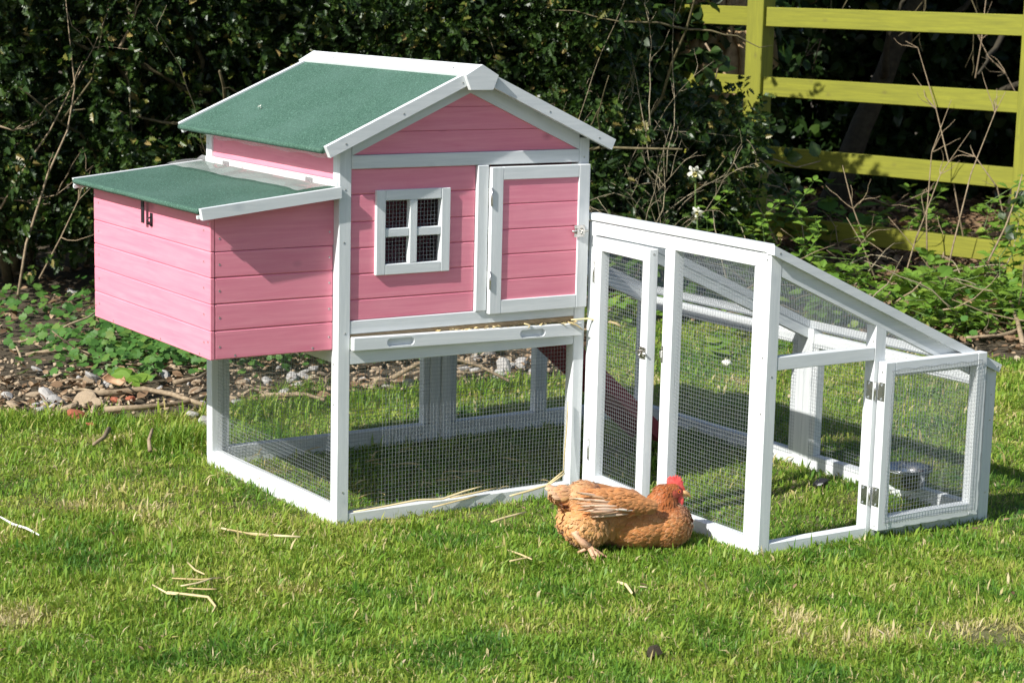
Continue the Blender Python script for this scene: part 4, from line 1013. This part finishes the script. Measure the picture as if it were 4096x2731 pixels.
def flower(Dx, Dy, v, lab, s=1.):
    c = dep(Dx, Dy, v); root = empty('daffodil', (c.x, c.y, 0)); tag(root, lab, 'flower')
    b = MB(); b.tube([(0, 0, -.02), (.01, 0, c.z*.5), (0, 0, c.z-.02), (0, 0, c.z)], .0035, 6); b.build('stem', M['stem'], root)
    face = Vector((-.75, -.5, -.35)).normalized(); q = face.to_track_quat('Z', 'Y').to_matrix()
    for k in range(6):
        a_ = k*math.pi/3+.2; b = MB(); d = Vector((math.cos(a_), math.sin(a_), .12*math.sin(k*2.1))); e = Vector((-math.sin(a_), math.cos(a_), .1))
        pl = [Vector((0, 0, 0)), d*.018+e*.012, d*.036+e*.009+Vector((0, 0, .006)), d*.045, d*.036-e*.009+Vector((0, 0, .004)), d*.018-e*.012]
        b.prism([q @ (p*s)+Vector((0, 0, c.z)) for p in pl], face*.001); b.build('petal', M['petal'], root)
    b = MB(); b.lathe([(.004*s, 0), (.009*s, .006*s), (.011*s, .016*s), (.0125*s, .018*s), (.010*s, .017*s), (.006*s, .004*s)], (0, 0, c.z), 14, R=q); b.build('trumpet', M['yolk'], root)
flower(1598, 398, 7.7, 'white daffodil with a pale yellow centre, the upper one beside the fence post', .8)
flower(1602, 487, 7.6, 'smaller drooping white daffodil, just above the wire run roof', .55)
# crumpled brown leaf in the nettles
def dead_leaf(Dx, Dy, s, lab):
    c = gnd(Dx, Dy, .02); nu = 16; u, v = np.meshgrid(np.linspace(-1, 1, nu), np.linspace(-1, 1, nu)); r_ = 1-.35*(np.abs(u)+np.abs(v)-1).clip(0)
    z = .35*np.sin(u*3+v)*np.cos(v*2.6)+.25*vnoise(u, v, .5, 81)+.3*(u*u); V = np.stack([u*r_*s*1.2, v*r_*s*.6, z*s*.7+s*.35], -1).reshape(-1, 3)
    i = np.arange(nu*nu).reshape(nu, nu); F = np.stack([i[:-1, :-1], i[:-1, 1:], i[1:, 1:], i[1:, :-1]], -1).reshape(-1, 4)
    o = npmesh('dead_leaf', V, F, M['brownleaf'], smooth=True); o.location = c; o.rotation_euler = (.5, .2, -.5)
    md = o.modifiers.new('thick', 'SOLIDIFY'); md.thickness = .002; tag(o, lab, 'dead leaf')
dead_leaf(2235, 722, .085, 'large crumpled tan leaf lying in the nettles right of the run')
dead_leaf(262, 882, .03, 'yellow-brown curled leaf on the rubble left of the coop')
def dock(Dx, Dy, s, lab):
    c = gnd(Dx, Dy, .02); n = 5; d = rdir(n)*.5+np.array([RH[0], RH[1], .35])*.6
    root = empty('dock_plant', c); tag(root, lab, 'weed'); leaves('leaves', T_OV, rdir(n)*.012+[0, 0, .01], rdir(n)*.3+np.array([-.3, -.3, 1]), d, rng.uniform(.7, 1.1, n)[:, None]*s, M['nettle'], rng.uniform(.4, .8, n), root)
dock(1620, 800, .085, 'broad-leaved weed on the lawn behind the wire run')
dock(255, 872, .07, 'broad green leaves at the back of the rubble on the left')
dock(300, 880, .06, 'low green weed on the rubble beside the curled leaf')
# tall grass tufts along the lawn edge
def tuft(Dx, Dy, n, h, lab, sp=.06):
    c = gnd(Dx, Dy, 0); c.z = -.014; a_ = rng.uniform(0, 6.28, n); l = rng.uniform(.1, .75, n); L = rng.uniform(.5, 1, n)*h; w_ = rng.uniform(.0012, .0026, n)
    d = np.stack([np.cos(a_)*np.sin(l), np.sin(a_)*np.sin(l), np.cos(l)], 1); P = np.stack([rng.normal(0, sp, n), rng.normal(0, sp*.6, n), np.full(n, -.004)], 1); s_ = np.stack([-np.sin(a_), np.cos(a_), np.zeros(n)], 1)*w_[:, None]
    p1 = P+d*(L*.55)[:, None]; out = np.stack([np.cos(a_), np.sin(a_), np.zeros(n)], 1); tip = P+d*(L*.9)[:, None]+out*(L*.22)[:, None]
    V = np.stack([P-s_, P+s_, p1+s_*.8, p1-s_*.8, tip], 1).reshape(-1, 3); b = np.arange(n)*5
    F = np.concatenate([np.stack([b, b+1, b+2], 1), np.stack([b, b+2, b+3], 1), np.stack([b+3, b+2, b+4], 1)])
    o = npmesh('long_grass', V, F, M['grass'], attrs={'var': ('FLOAT', np.repeat(np.clip(rng.normal(.4, .16, n), 0, 1), 5))}); o.location = c; tag(o, kind='stuff')
tuft(405, 1010, 420, .085, 'tall grass tuft at the back left leg of the coop', .055)
tuft(40, 965, 380, .055, 'long grass at the lawn edge on the far left', .09)
tuft(600, 940, 420, .075, 'tall grass tuft seen through the side wire of the coop', .08)
tuft(690, 900, 300, .07, 'grass tuft standing just behind the coop', .06)
tuft(120, 955, 260, .05, '', .10)
tuft(300, 975, 300, .055, '', .10)
tuft(1000, 895, 360, .06, '', .10)
tuft(1150, 880, 360, .065, '', .10)
tuft(1400, 720, 420, .08, '', .12)
tuft(1640, 700, 420, .08, '', .14)
tuft(1900, 740, 420, .07, '', .14)
tuft(860, 905, 300, .06, 'grass tuft behind the coop, left of its back leg', .08)
tuft(205, 1255+70, 60, .05, 'dark broad-bladed tuft in the left lawn', .02)
tuft(1290, 1475, 110, .045, 'dark thick tuft in the front lawn below the hen', .04)
tuft(2240, 1530, 60, .045, 'broad-bladed tuft at the bottom right of the lawn', .03)

# ---------------------------------------------------------------- bowl, straw
def bowl():
    c = Vector((1.288, -.455, .026)); root = empty('food_bowl', c); tag(root, 'small shiny steel bowl hooked to the wire inside the run', 'bowl')
    b = MB(); b.lathe([(.0, .0), (.030, .0), (.044, .010), (.052, .028), (.055, .048), (.060, .050), (.0605, .0515), (.055, .0515), (.050, .030), (.042, .013), (.029, .004), (0, .004)], (0, 0, 0), 32)
    b.build('bowl_body', M['bowl'], root)
    b = MB(); b.tube([(math.cos(q)*.0575, math.sin(q)*.0575, .046) for q in np.linspace(0, 6.283, 25)], .0016, 5); b.tube([(.03, -.05, .046), (.036, -.05, .085), (.036, -.044, .088)], .0016, 5); b.tube([(.03, .05, .046), (.036, .05, .085), (.036, .044, .088)], .0016, 5)
    b.build('holder', M['zinc'], root)
bowl()
def straw(pts, lab, grp=None, w_=.0022, nm='straw', m='straw'):
    pts = [Vector(p) for p in pts]; o0 = pts[0].copy(); b = MB()
    q = []
    for i in range(len(pts)-1):
        for t in (0, .5): q.append(pts[i].lerp(pts[i+1], t)-o0)
    q.append(pts[-1]-o0); n = len(q)
    b.tube(q, [w_*(.6+.4*math.sin(math.pi*(i+.5)/n)) for i in range(n)], 5, flat=.45)
    o = b.build(nm, M[m]); o.location = o0; at = o.data.attributes.new('var', 'FLOAT', 'POINT'); at.data.foreach_set('value', [random.random()]*len(o.data.vertices)); tag(o, lab, 'straw', grp)
def gs(Ds, z=.016): return [gnd(a, b_, z-.013) for a, b_ in Ds]
straw(gs([(0, 1186), (30, 1203), (60, 1212), (90, 1228)], .02), 'white dried grass stem at the left edge of the lawn', w_=.003, m='petal')
straw(gs([(508, 1212), (560, 1224), (610, 1228), (690, 1232)], .02), 'long straw lying on the lawn in front of the coop corner', w_=.0035)
straw(gs([(520, 1214), (590, 1228), (625, 1226)], .024), 'short straw beside the long one in front of the coop corner', w_=.0022)
straw(gs([(383, 1358), (430, 1364), (478, 1370), (495, 1392), (488, 1404)], .02), 'bent straw with a hooked end, lowest of the loose straws on the left lawn', w_=.003)
straw(gs([(350, 1342), (385, 1362), (440, 1366)], .018), 'pale straw touching the hooked one on the left lawn')
straw(gs([(395, 1327), (460, 1330), (510, 1326)], .02), 'straight straw, top of the left lawn group')
straw(gs([(415, 1345), (455, 1338), (495, 1325)], .024), 'straw crossing the top one on the left lawn')
straw(gs([(430, 1350), (470, 1352), (498, 1352)], .02), 'thin straw in the middle of the left lawn group')
straw(gs([(430, 1290), (448, 1308), (470, 1318)], .02), 'short straw above the left lawn group')
straw(gs([(1128, 1198), (1160, 1188), (1208, 1175)], .024), 'thick straw on the grass left of the hen', w_=.003)
straw(gs([(1165, 1262), (1195, 1272), (1222, 1284)], .018), 'straw on the lawn below the hen tail')
straw(gs([(1170, 1288), (1200, 1282), (1222, 1278)], .018), 'straw crossing another below the hen tail')
straw(gs([(1418, 1335), (1438, 1342), (1452, 1362)], .02), 'curled brown straw piece on the lawn under the hen', w_=.0035)
straw([(.04, -.006, .018), (.12, -.010, .022), (.20, -.012, .027), (.27, -.008, .020), (.33, -.004, .030), (.38, -.003, .036)], 'long straw lying along the front bottom rail of the coop', w_=.0028)
straw([(.29, -.008, .020), (.35, -.010, .024), (.42, -.004, .028)], 'shorter straw crossing the one on the bottom rail', w_=.0025)
straw([(.24, -.015, .006), (.30, -.02, .014), (.36, -.015, .018)], 'brown straw drooping from the bottom rail into the grass')
straw([(.615, -.006, .215), (.612, -.008, .15), (.604, -.012, .08), (.603, -.014, .045)], 'tall straw leaning on the front right leg of the coop', w_=.0038)
straw([(.603, -.014, .05), (.55, -.02, .022), (.48, -.03, .016), (.44, -.03, .012)], 'bent straw running from the coop leg behind the hen tail', w_=.003)
straw([(.603, -.018, .045), (.575, -.03, .038), (.545, -.04, .030)], 'short straw beside the bent one at the coop leg', w_=.0025)
straw([(.56, -.05, .022), (.59, -.06, .018), (.60, -.065, .004)], 'golden straw sticking out behind the hen tail', w_=.0028)
straw([(.600, -.017, .408), (.622, -.022, .400), (.638, -.024, .388)], 'straw hanging out over the right end of the tray', w_=.003)
straw([(.61, -.016, .412), (.655, -.024, .413), (.69, -.055, .408), (.705, -.075, .404)], 'straw poking out past the tray towards the run door', w_=.003)
straw([(.685, -.050, .409), (.70, -.07, .406), (.708, -.08, .400)], 'frayed straw tip beside the run door', w_=.004)
straw([(.48, -.012, .412), (.494, -.017, .408), (.488, -.019, .402)], 'small curl of straw on the tray above the right finger slot', w_=.0028)
def shavings():
    n = 130; x = rng.uniform(.25, .63, n); P = np.stack([x, rng.uniform(-.009, .018, n), .4125-.010*(x-.03)/.61*1.0+rng.random(n)*.004*(x/.63)], 1)
    o = leaves('wood_shavings', T_OV, P, rdir(n)*.5+[0, 0, 1], rdir(n)*[1, .4, .3], rng.uniform(.006, .014, n)[:, None], M['straw'], rng.random(n)); tag(o, kind='stuff')
    n = 70; x = rng.uniform(.0, .66, n); y = rng.uniform(.02, .62, n); P = np.stack([x, y, np.full(n, .014)], 1); a_ = rng.uniform(0, 3.14, n)
    o = leaves('loose_straw', T_OV, P, rdir(n)*.3+[0, 0, 1], np.stack([np.cos(a_), np.sin(a_), rng.normal(0, .15, n)], 1), rng.uniform(.02, .07, n)[:, None]*np.array([1, .06, 1]), M['straw'], rng.random(n)*.6); tag(o, kind='stuff')  # limited to darker straw tones, shade under the coop put into the colour
shavings()
def debris():
    n = 420; u = rng.uniform(-1.3, 1.5, n); v = rng.uniform(3., 6.3, n); x, y = uv2w(u, v)
    o = leaves('lawn_debris', T_OV, np.stack([x, y, -.006+rng.random(n)*.008], 1), rdir(n)*.5+np.array([0, 0, 1]), rdir(n), rng.uniform(.006, .022, n)[:, None]*np.stack([np.ones(n), rng.uniform(.12, .8, n), np.ones(n)], 1), M['litter'], rng.random(n)); tag(o, kind='stuff')
debris()
def small_feather():
    xx, yy = .055, .50; c = Vector((xx, yy, .8325+(xx+.0513)*K-.001)); n = 9; root_v = rdir(n)*.004
    o = leaves('feather', T_OV, root_v+[0, 0, .001], rdir(n)*.6+np.array([-.4, 0, 1]), np.tile([1., .5, .3], (n, 1))+rdir(n)*.35, rng.uniform(.005, .010, n)[:, None]*np.array([1, .5, 1]), M['petal'], rng.random(n)); o.location = c
    tag(o, 'tiny white fluffy feather caught on the green main roof', 'feather')
small_feather()

# ---------------------------------------------------------------- the hen, lying against the run
def make_hen():
    O = Vector((.47, -.452, .001)); H = math.atan2(-.293, .956)
    root = empty('hen', O, H); tag(root, 'ginger brown hen with a red comb lying on the grass beside the run door', 'hen')
    # local frame: x towards the beak, y to the hen's left, z up.  The right side faces the camera.
    bm = bmesh.new()
    def ell(c, r, ry=0., rz=0.):
        res = bmesh.ops.create_icosphere(bm, subdivisions=3, radius=1)
        Mx = Matrix.Translation(c) @ Matrix.Rotation(rz, 4, 'Z') @ Matrix.Rotation(ry, 4, 'Y') @ Matrix.Diagonal((*r, 1))
        bmesh.ops.transform(bm, matrix=Mx, verts=res['verts'])
    ell((.030, 0, .038), (.100, .056, .052))                     # trunk
    ell((.085, -.002, .035), (.056, .053, .050), -.2)             # breast
    ell((-.055, 0, .062), (.075, .052, .052), .15)               # back half
    ell((-.098, 0, .100), (.045, .034, .036), .35)               # rump
    ell((-.132, 0, .108), (.042, .020, .022), .25)               # tail root
    ell((-.100, -.030, .052), (.048, .034, .044), -.15)          # thigh, camera side
    ell((-.100, .030, .050), (.045, .032, .040), -.15)
    ell((-.020, 0, .085), (.062, .038, .030), .05)               # back
    ell((.074, 0, .078), (.036, .030, .036), -.5)                # neck
    ell((.080, 0, .098), (.027, .022, .028), -.3)
    ell((.097, -.001, .1105), (.0215, .0155, .0165), .1)         # head
    ell((.112, -.001, .1045), (.0135, .0095, .0105), .15)
    me = bpy.data.meshes.new('body'); bm.to_mesh(me); bm.free()
    body = bpy.data.objects.new('body', me); link(body)
    md = body.modifiers.new('r', 'REMESH'); md.mode = 'VOXEL'; md.voxel_size = .0034
    sm = body.modifiers.new('s', 'SMOOTH'); sm.iterations = 13; sm.factor = .6
    bpy.context.view_layer.update(); dg = bpy.context.evaluated_depsgraph_get()
    me2 = bpy.data.meshes.new_from_object(body.evaluated_get(dg)); body.modifiers.clear(); body.data = me2; body.parent = root
    nv = len(me2.vertices); co = np.empty(nv*3, np.float32); me2.vertices.foreach_get('co', co); co = co.reshape(-1, 3)
    co[:, 2] = np.maximum(co[:, 2], -.008); me2.vertices.foreach_set('co', co.ravel()); me2.update()
    me2.polygons.foreach_set('use_smooth', np.ones(len(me2.polygons), bool))
    # colours: red skin on the face, brown elsewhere
    fc = np.array([.108, 0, .107]); dface = np.sqrt(((co[:, 0]-fc[0])/.0175)**2+((co[:, 2]-fc[2])/.0125)**2)
    face = np.clip((1.05-dface)*6, 0, 1)*(co[:, 0] > .088)
    def plum(p):                                            # feather colour by place on the bird
        x, z = p[:, 0], p[:, 2]; n = len(p)
        base = np.tile([.54, .215, .064], (n, 1))
        neck = np.clip((x+.4*(z-.07)-.048)/.03, 0, 1)*np.clip((z-.058)/.022, 0, 1)
        base = base*(1-neck[:, None])+np.array([.36, .10, .020])*neck[:, None]
        buff = np.clip((-x-.035)/.05, 0, 1)*np.clip((.105-z)/.03, 0, 1)
        base = base*(1-buff[:, None])+np.array([.58, .30, .11])*buff[:, None]
        rump = np.clip((-x-.06)/.04, 0, 1)*np.clip((z-.095)/.02, 0, 1)
        base = base*(1-rump[:, None])+np.array([.58, .32, .15])*rump[:, None]
        return base
    m, n, b_ = mat('hen_skin_and_down'); at = n.nodes.new('ShaderNodeAttribute'); at.attribute_name = 'col'; tc = n.nodes.new('ShaderNodeTexCoord')
    nz = noise(n, tc.outputs['Object'], 260, 3); n.links.new(mix(n, ramp(n, nz, [(.35, (0, 0, 0)), (.65, (.35, .35, .35))]), at.outputs['Color'], (.12, .03, .012)), b_.inputs['Base Color'])
    b_.inputs['Roughness'].default_value = .7; bump(n, b_, nz, .5, .001); me2.materials.append(m)
    col = plum(co)*.8; col = col*(1-face[:, None])+np.array([.55, .10, .06])*face[:, None]
    a = me2.attributes.new('col', 'FLOAT_COLOR', 'POINT'); a.data.foreach_set('color', np.concatenate([col, np.ones((nv, 1))], 1).astype(np.float32).ravel())
    # feather material
    m, n, b_ = mat('feathers'); at = n.nodes.new('ShaderNodeAttribute'); at.attribute_name = 'col'; n.links.new(at.outputs['Color'], b_.inputs['Base Color'])
    b_.inputs['Roughness'].default_value = .55; b_.inputs['Specular IOR Level'].default_value = .35; b_.inputs['Sheen Weight'].default_value = .15
    tr = n.nodes.new('ShaderNodeBsdfTranslucent'); mx = n.nodes.new('ShaderNodeMixShader'); mx.inputs[0].default_value = .15; n.links.new(at.outputs['Color'], tr.inputs[0])
    n.links.new(b_.outputs[0], mx.inputs[1]); n.links.new(tr.outputs[0], mx.inputs[2]); n.links.new(mx.outputs[0], n.nodes['Material Output'].inputs[0]); FM = m
    # feather template: rounded vane, tip at x=1, shaft slightly arched; edge factor per vertex
    xs = [0, .3, .6, .85, 1]; ws = [.10, .32, .40, .30, .03]; TV = []; EF = []
    for x, w_ in zip(xs, ws):
        for sgn, e in ((-1, 1), (0, 0), (1, 1)): TV.append((x, sgn*w_, .06*math.sin(x*2.6)-(.05 if sgn else 0))); EF.append(1. if x > .95 else (.55 if sgn else .1)*x)
    TV = np.array(TV); EF = np.array(EF); TF = np.array([(i*3+j, i*3+j+1, i*3+j+4, i*3+j+3) for i in range(4) for j in range(2)])
    def feathers(name, P, Nn, Tn, size, colr, edge, par, wid=1.):
        V, F = instances(TV, TF, P, frames(Nn, Tn), np.asarray(size)[:, None]*np.array([1, wid, 1]))
        k = len(TV); c = np.repeat(colr, k, 0); e = (np.tile(EF, len(P))*np.repeat(edge, k))[:, None]
        c = np.clip(c*(1-e)+np.array([.80, .58, .36])*e, 0, 1); c = np.concatenate([c, np.ones((len(c), 1))], 1)
        return npmesh(name, V, F, FM, par, {'col': ('FLOAT_COLOR', c)}, smooth=True)
    # body plumage
    no = np.empty(nv*3, np.float32); me2.vertices.foreach_get('normal', no); no = no.reshape(-1, 3)
    idx = rng.integers(0, nv, 15000); P = co[idx]+rng.normal(0, .0008, (len(idx), 3)); Nn = no[idx]; fm = face[idx]
    k = (fm < .15) & (P[:, 2] > -.006); P, Nn = P[k], Nn[k]
    x, z = P[:, 0], P[:, 2]
    T = np.tile([-1., 0, -.22], (len(P), 1)); up = np.clip((z-.06)/.03, 0, 1)*(x > .045); T[:, 2] -= up*1.6; T[:, 0] += up*.5
    fl = (x < -.04) & (z < .095); T[fl] = T[fl]*[.55, 1, 1]+[0, 0, -.5]
    T += rng.normal(0, .14, T.shape); T[fl] += rng.normal(0, .28, (fl.sum(), 3))
    size = np.where(up > .4, .0105, .0190)*rng.uniform(.75, 1.3, len(P)); size[(x > .083) & (z > .095)] *= .55; size[fl] *= 1.25
    colr = plum(P)*rng.uniform(.86, 1.12, (len(P), 1))*(1+rng.normal(0, .03, (len(P), 3)))
    edge = np.clip(rng.normal(.16, .18, len(P)), 0, .7); br = (x > .0) & (z < .075); edge[br] += .28*rng.random(br.sum())**2
    Nl = Nn+T*-.05+rng.normal(0, .05, Nn.shape)
    feathers('plumage', P-Nn*.0004, Nl, T, size, colr, edge, root, .5)
    # tail: short fan behind the rump
    n_ = 16; a_ = np.linspace(-1, 1, n_); P = np.stack([-.150+.0*a_, a_*.012, .112+.008*(1-a_**2)], 1); T = np.stack([-np.ones(n_), a_*.45, .12+.25*(1-a_**2)+rng.normal(0, .05, n_)], 1)
    feathers('tail', P, np.tile([.1, -.55, .8], (n_, 1))+rng.normal(0, .1, (n_, 3)), T, np.full(n_, .036)*rng.uniform(.8, 1.1, n_), np.tile([.58, .36, .22], (n_, 1))*rng.uniform(.8, 1.2, (n_, 1)), np.full(n_, .35), root, .45)
    # wings
    for sgn, wn in ((-1, 'wing'), (1, 'wing')):
        wg = empty(wn); wg.parent = root
        bmw = bmesh.new(); bmesh.ops.create_icosphere(bmw, subdivisions=3, radius=1)
        for v in bmw.verts:
            x_, y_, z_ = v.co; t = (x_+1)/2                          # 0 = wrist end at the back, 1 = shoulder
            v.co = Vector((-.125+.166*t, sgn*(.044+.016*math.sin(t*2.6)+y_*.0085), .1155-.024*t+.020*math.sin(t*3.1)*.3-(.022 if sgn > 0 else 0)+z_*(.010+.019*math.sin(min(1, t*1.05)*2.7+.25))))
        mw = bpy.data.meshes.new('wing_arm'); bmw.to_mesh(mw); bmw.free(); mw.polygons.foreach_set('use_smooth', [True]*len(mw.polygons)); mw.materials.append(FM)
        vc = np.array([v.co[:] for v in mw.vertices]); a = mw.attributes.new('col', 'FLOAT_COLOR', 'POINT'); a.data.foreach_set('color', np.tile([.42, .18, .07, 1], (len(vc), 1)).astype(np.float32).ravel())
        link(bpy.data.objects.new('wing_arm', mw), wg)
        # long flight feathers streaming back
        def row(name, t0, t1, nn, L, z_of, spread, colr, edge, yoff, wid):
            t = np.linspace(t0, t1, nn); x_ = -.125+.166*t; P = np.stack([x_, sgn*(.050+.015*np.sin(t*2.6)+yoff+rng.normal(0, .0012, nn)), z_of(t)], 1)
            T = np.stack([-np.ones(nn), np.full(nn, -sgn*.10), spread(t)+rng.normal(0, .02, nn)], 1); Nn = np.tile([0, sgn*1., .35], (nn, 1))+rng.normal(0, .12, (nn, 3))
            feathers(name, P, Nn, T, L*rng.uniform(.85, 1.1, nn), np.tile(colr, (nn, 1))*rng.uniform(.82, 1.2, (nn, 1)), np.clip(edge+rng.normal(0, .12, nn), 0, .9), wg, wid)
        q = lambda c0, c1: (lambda t: c0+c1*t)
        for j in range(9):                                      # stacked primaries, each a little lower
            zz = .1225-j*.0040-(.022 if sgn > 0 else 0)
            row('flight_feathers', .30+.02*j, .60, 4, np.full(4, .088-.004*abs(j-3)), q(zz, -.012), q(.10-.026*j, 0), (.58, .34, .20) if j % 2 else (.74, .54, .40), .55, .0030+.0007*j, .105)
        row('flight_feathers', .48, .64, 5, np.full(5, .035), q(.104, -.02), q(.0, 0), (.80, .72, .66), .6, .0118, .16)
        # rounded coverts over the shoulder
        nc = 1100; t = rng.uniform(.05, 1.0, nc); zz = rng.uniform(-1, 1, nc); kk = (t > .42) | (zz > .15); t, zz = t[kk], zz[kk]; nc = len(t); hgt = (.010+.019*np.sin(np.minimum(1, t*1.05)*2.7+.25))
        P = np.stack([-.125+.166*t, sgn*(.052+.016*np.sin(t*2.6)+.0085*np.sqrt(1-zz**2)*.9), .1155-.024*t+.006*np.sin(t*3.1)-(.022 if sgn > 0 else 0)+zz*hgt*.93], 1)
        Nn = np.stack([np.zeros(nc)+.3*(t-.6), sgn*(1-.4*np.abs(zz)), zz*.9], 1)+rng.normal(0, .1, (nc, 3)); T = np.stack([-np.ones(nc), np.zeros(nc), -.05+.1*zz], 1)+rng.normal(0, .1, (nc, 3))
        cc = np.tile([.56, .24, .085], (nc, 1))*rng.uniform(.84, 1.12, (nc, 1)); feathers('coverts', P, Nn, T, rng.uniform(.014, .024, nc), cc, np.clip(rng.normal(.10, .13, nc), 0, .5), wg, .5)
    # comb, wattles, beak, eyes, ear lobes
    RC = plain('red_comb', (.70, .06, .06), (.85, .15, .13), 160, .5, .5, 3, .001); BK = plain('horn_beak', (.50, .25, .09), (.66, .42, .2), 60, .35, .2)
    cp = [(.086, .121), (.083, .131), (.086, .139), (.092, .1425), (.0955, .139), (.0985, .1435), (.1005, .1395), (.104, .1455), (.1055, .1395), (.109, .1445), (.1105, .138), (.115, .1415), (.1155, .135), (.1195, .136), (.1185, .131), (.1222, .129), (.122, .122), (.126, .114), (.128, .108), (.122, .109), (.113, .117), (.102, .122), (.092, .121)]
    b = MB(); nC = len(cp); cen = Vector((.104, 0, .124))
    for sg in (-1, 1):
        vs = [(p[0], 0, p[1]) for p in cp]+[(cen.x+(p[0]-cen.x)*.72, sg*.0028, cen.z+(p[1]-cen.z)*.72) for p in cp]+[(cen.x, sg*.0030, cen.z)]
        fs = [[i, (i+1) % nC, nC+(i+1) % nC, nC+i] for i in range(nC)]+[[nC+i, nC+(i+1) % nC, 2*nC] for i in range(nC)]
        b.add(vs, fs, None, 0, True)
    b.build('comb', RC, root)
    def blob(name, c, r, m, par=None, R=None, seg=14):
        q = MB(); q.lathe([(math.sin(a_)*1., -math.cos(a_)*1.) for a_ in np.linspace(0.02, math.pi-.02, 9)], (0, 0, 0), seg)
        q.V = [Vector((v.x*r[0], v.y*r[1], v.z*r[2])) for v in q.V]
        if R: q.V = [R @ v for v in q.V]
        q.V = [v+Vector(c) for v in q.V]; return q.build(name, m, par or root)
    for sg in (-1, 1):
        blob('wattle', (.1165, sg*.0048, .0865), (.0072, .0020, .0120), RC)
        blob('ear_lobe', (.0905, sg*.0142, .103), (.0035, .0016, .0055), M['tan'])
        e = blob('eye', (.1075, sg*.0120, .1100), (.0040, .0026, .0040), plain('orange_iris', (.62, .12, .01), (.75, .22, .02), 200, .12, .0))
        blob('pupil', (.1080, sg*.0141, .1102), (.0017, .0009, .0017), M['black'], e)
        b = MB(); b.tube([(.1075+.0047*math.cos(q), sg*.0128, .1100+.0045*math.sin(q)) for q in np.linspace(0, 6.283, 17)], .0008, 5); b.build('eyelid', RC, e)
    b = MB(); b.tube([(.119, 0, .1035), (.127, 0, .1030), (.134, 0, .1000), (.139, 0, .0945), (.1405, 0, .0915)], [.0062, .0056, .0042, .0022, .0005], 10); b.tube([(.120, 0, .0985), (.128, 0, .0965), (.1345, 0, .0945)], [.0048, .0036, .0010], 8); b.build('beak', BK, root)
    # the visible foot: scaly shank down from the fluff, three toes forward and one back
    SK = plain('scaly_leg', (.42, .22, .12), (.66, .42, .27), 420, .55, .8, 3, .0012)
    bl = MB(); S = lambda pts, r: bl.tube([Vector(p) for p in pts], r, 9)
    for sg, oz in ((-1, 0),):
        S([(-.118, -.050, .046), (-.142, -.058, .040), (-.128, -.066, .026), (-.113, -.072, .014)], [.0095, .0084, .0078, .0080])
        S([(-.113, -.072, .014), (-.106, -.080, .008), (-.100, -.089, .001), (-.096, -.095, -.004)], [.0066, .0056, .0050, .0036])
        S([(-.113, -.072, .013), (-.112, -.083, .008), (-.111, -.092, .000), (-.110, -.099, -.005)], [.0062, .0054, .0048, .0034])
        S([(-.112, -.070, .012), (-.100, -.076, .007), (-.088, -.080, .000), (-.081, -.083, -.004)], [.0052, .0042, .0034, .0024])
        S([(-.114, -.070, .012), (-.126, -.066, .006), (-.136, -.062, .001)], [.0046, .0036, .0022])
        for a_, c_ in (((-.096, -.095, -.003), (-.093, -.100, -.008)), ((-.110, -.099, -.004), (-.109, -.104, -.008)), ((-.081, -.083, -.003), (-.076, -.085, -.008))): bl.tube([a_, c_], [.0022, .0005], 6)
    bl.build('leg', SK, root)
make_hen()
#@END@
for o in [o for o in SC.objects if o.parent is None and o.type in ('MESH', 'EMPTY')]:
    o.location *= WS; o.scale = [s_*WS for s_ in o.scale]
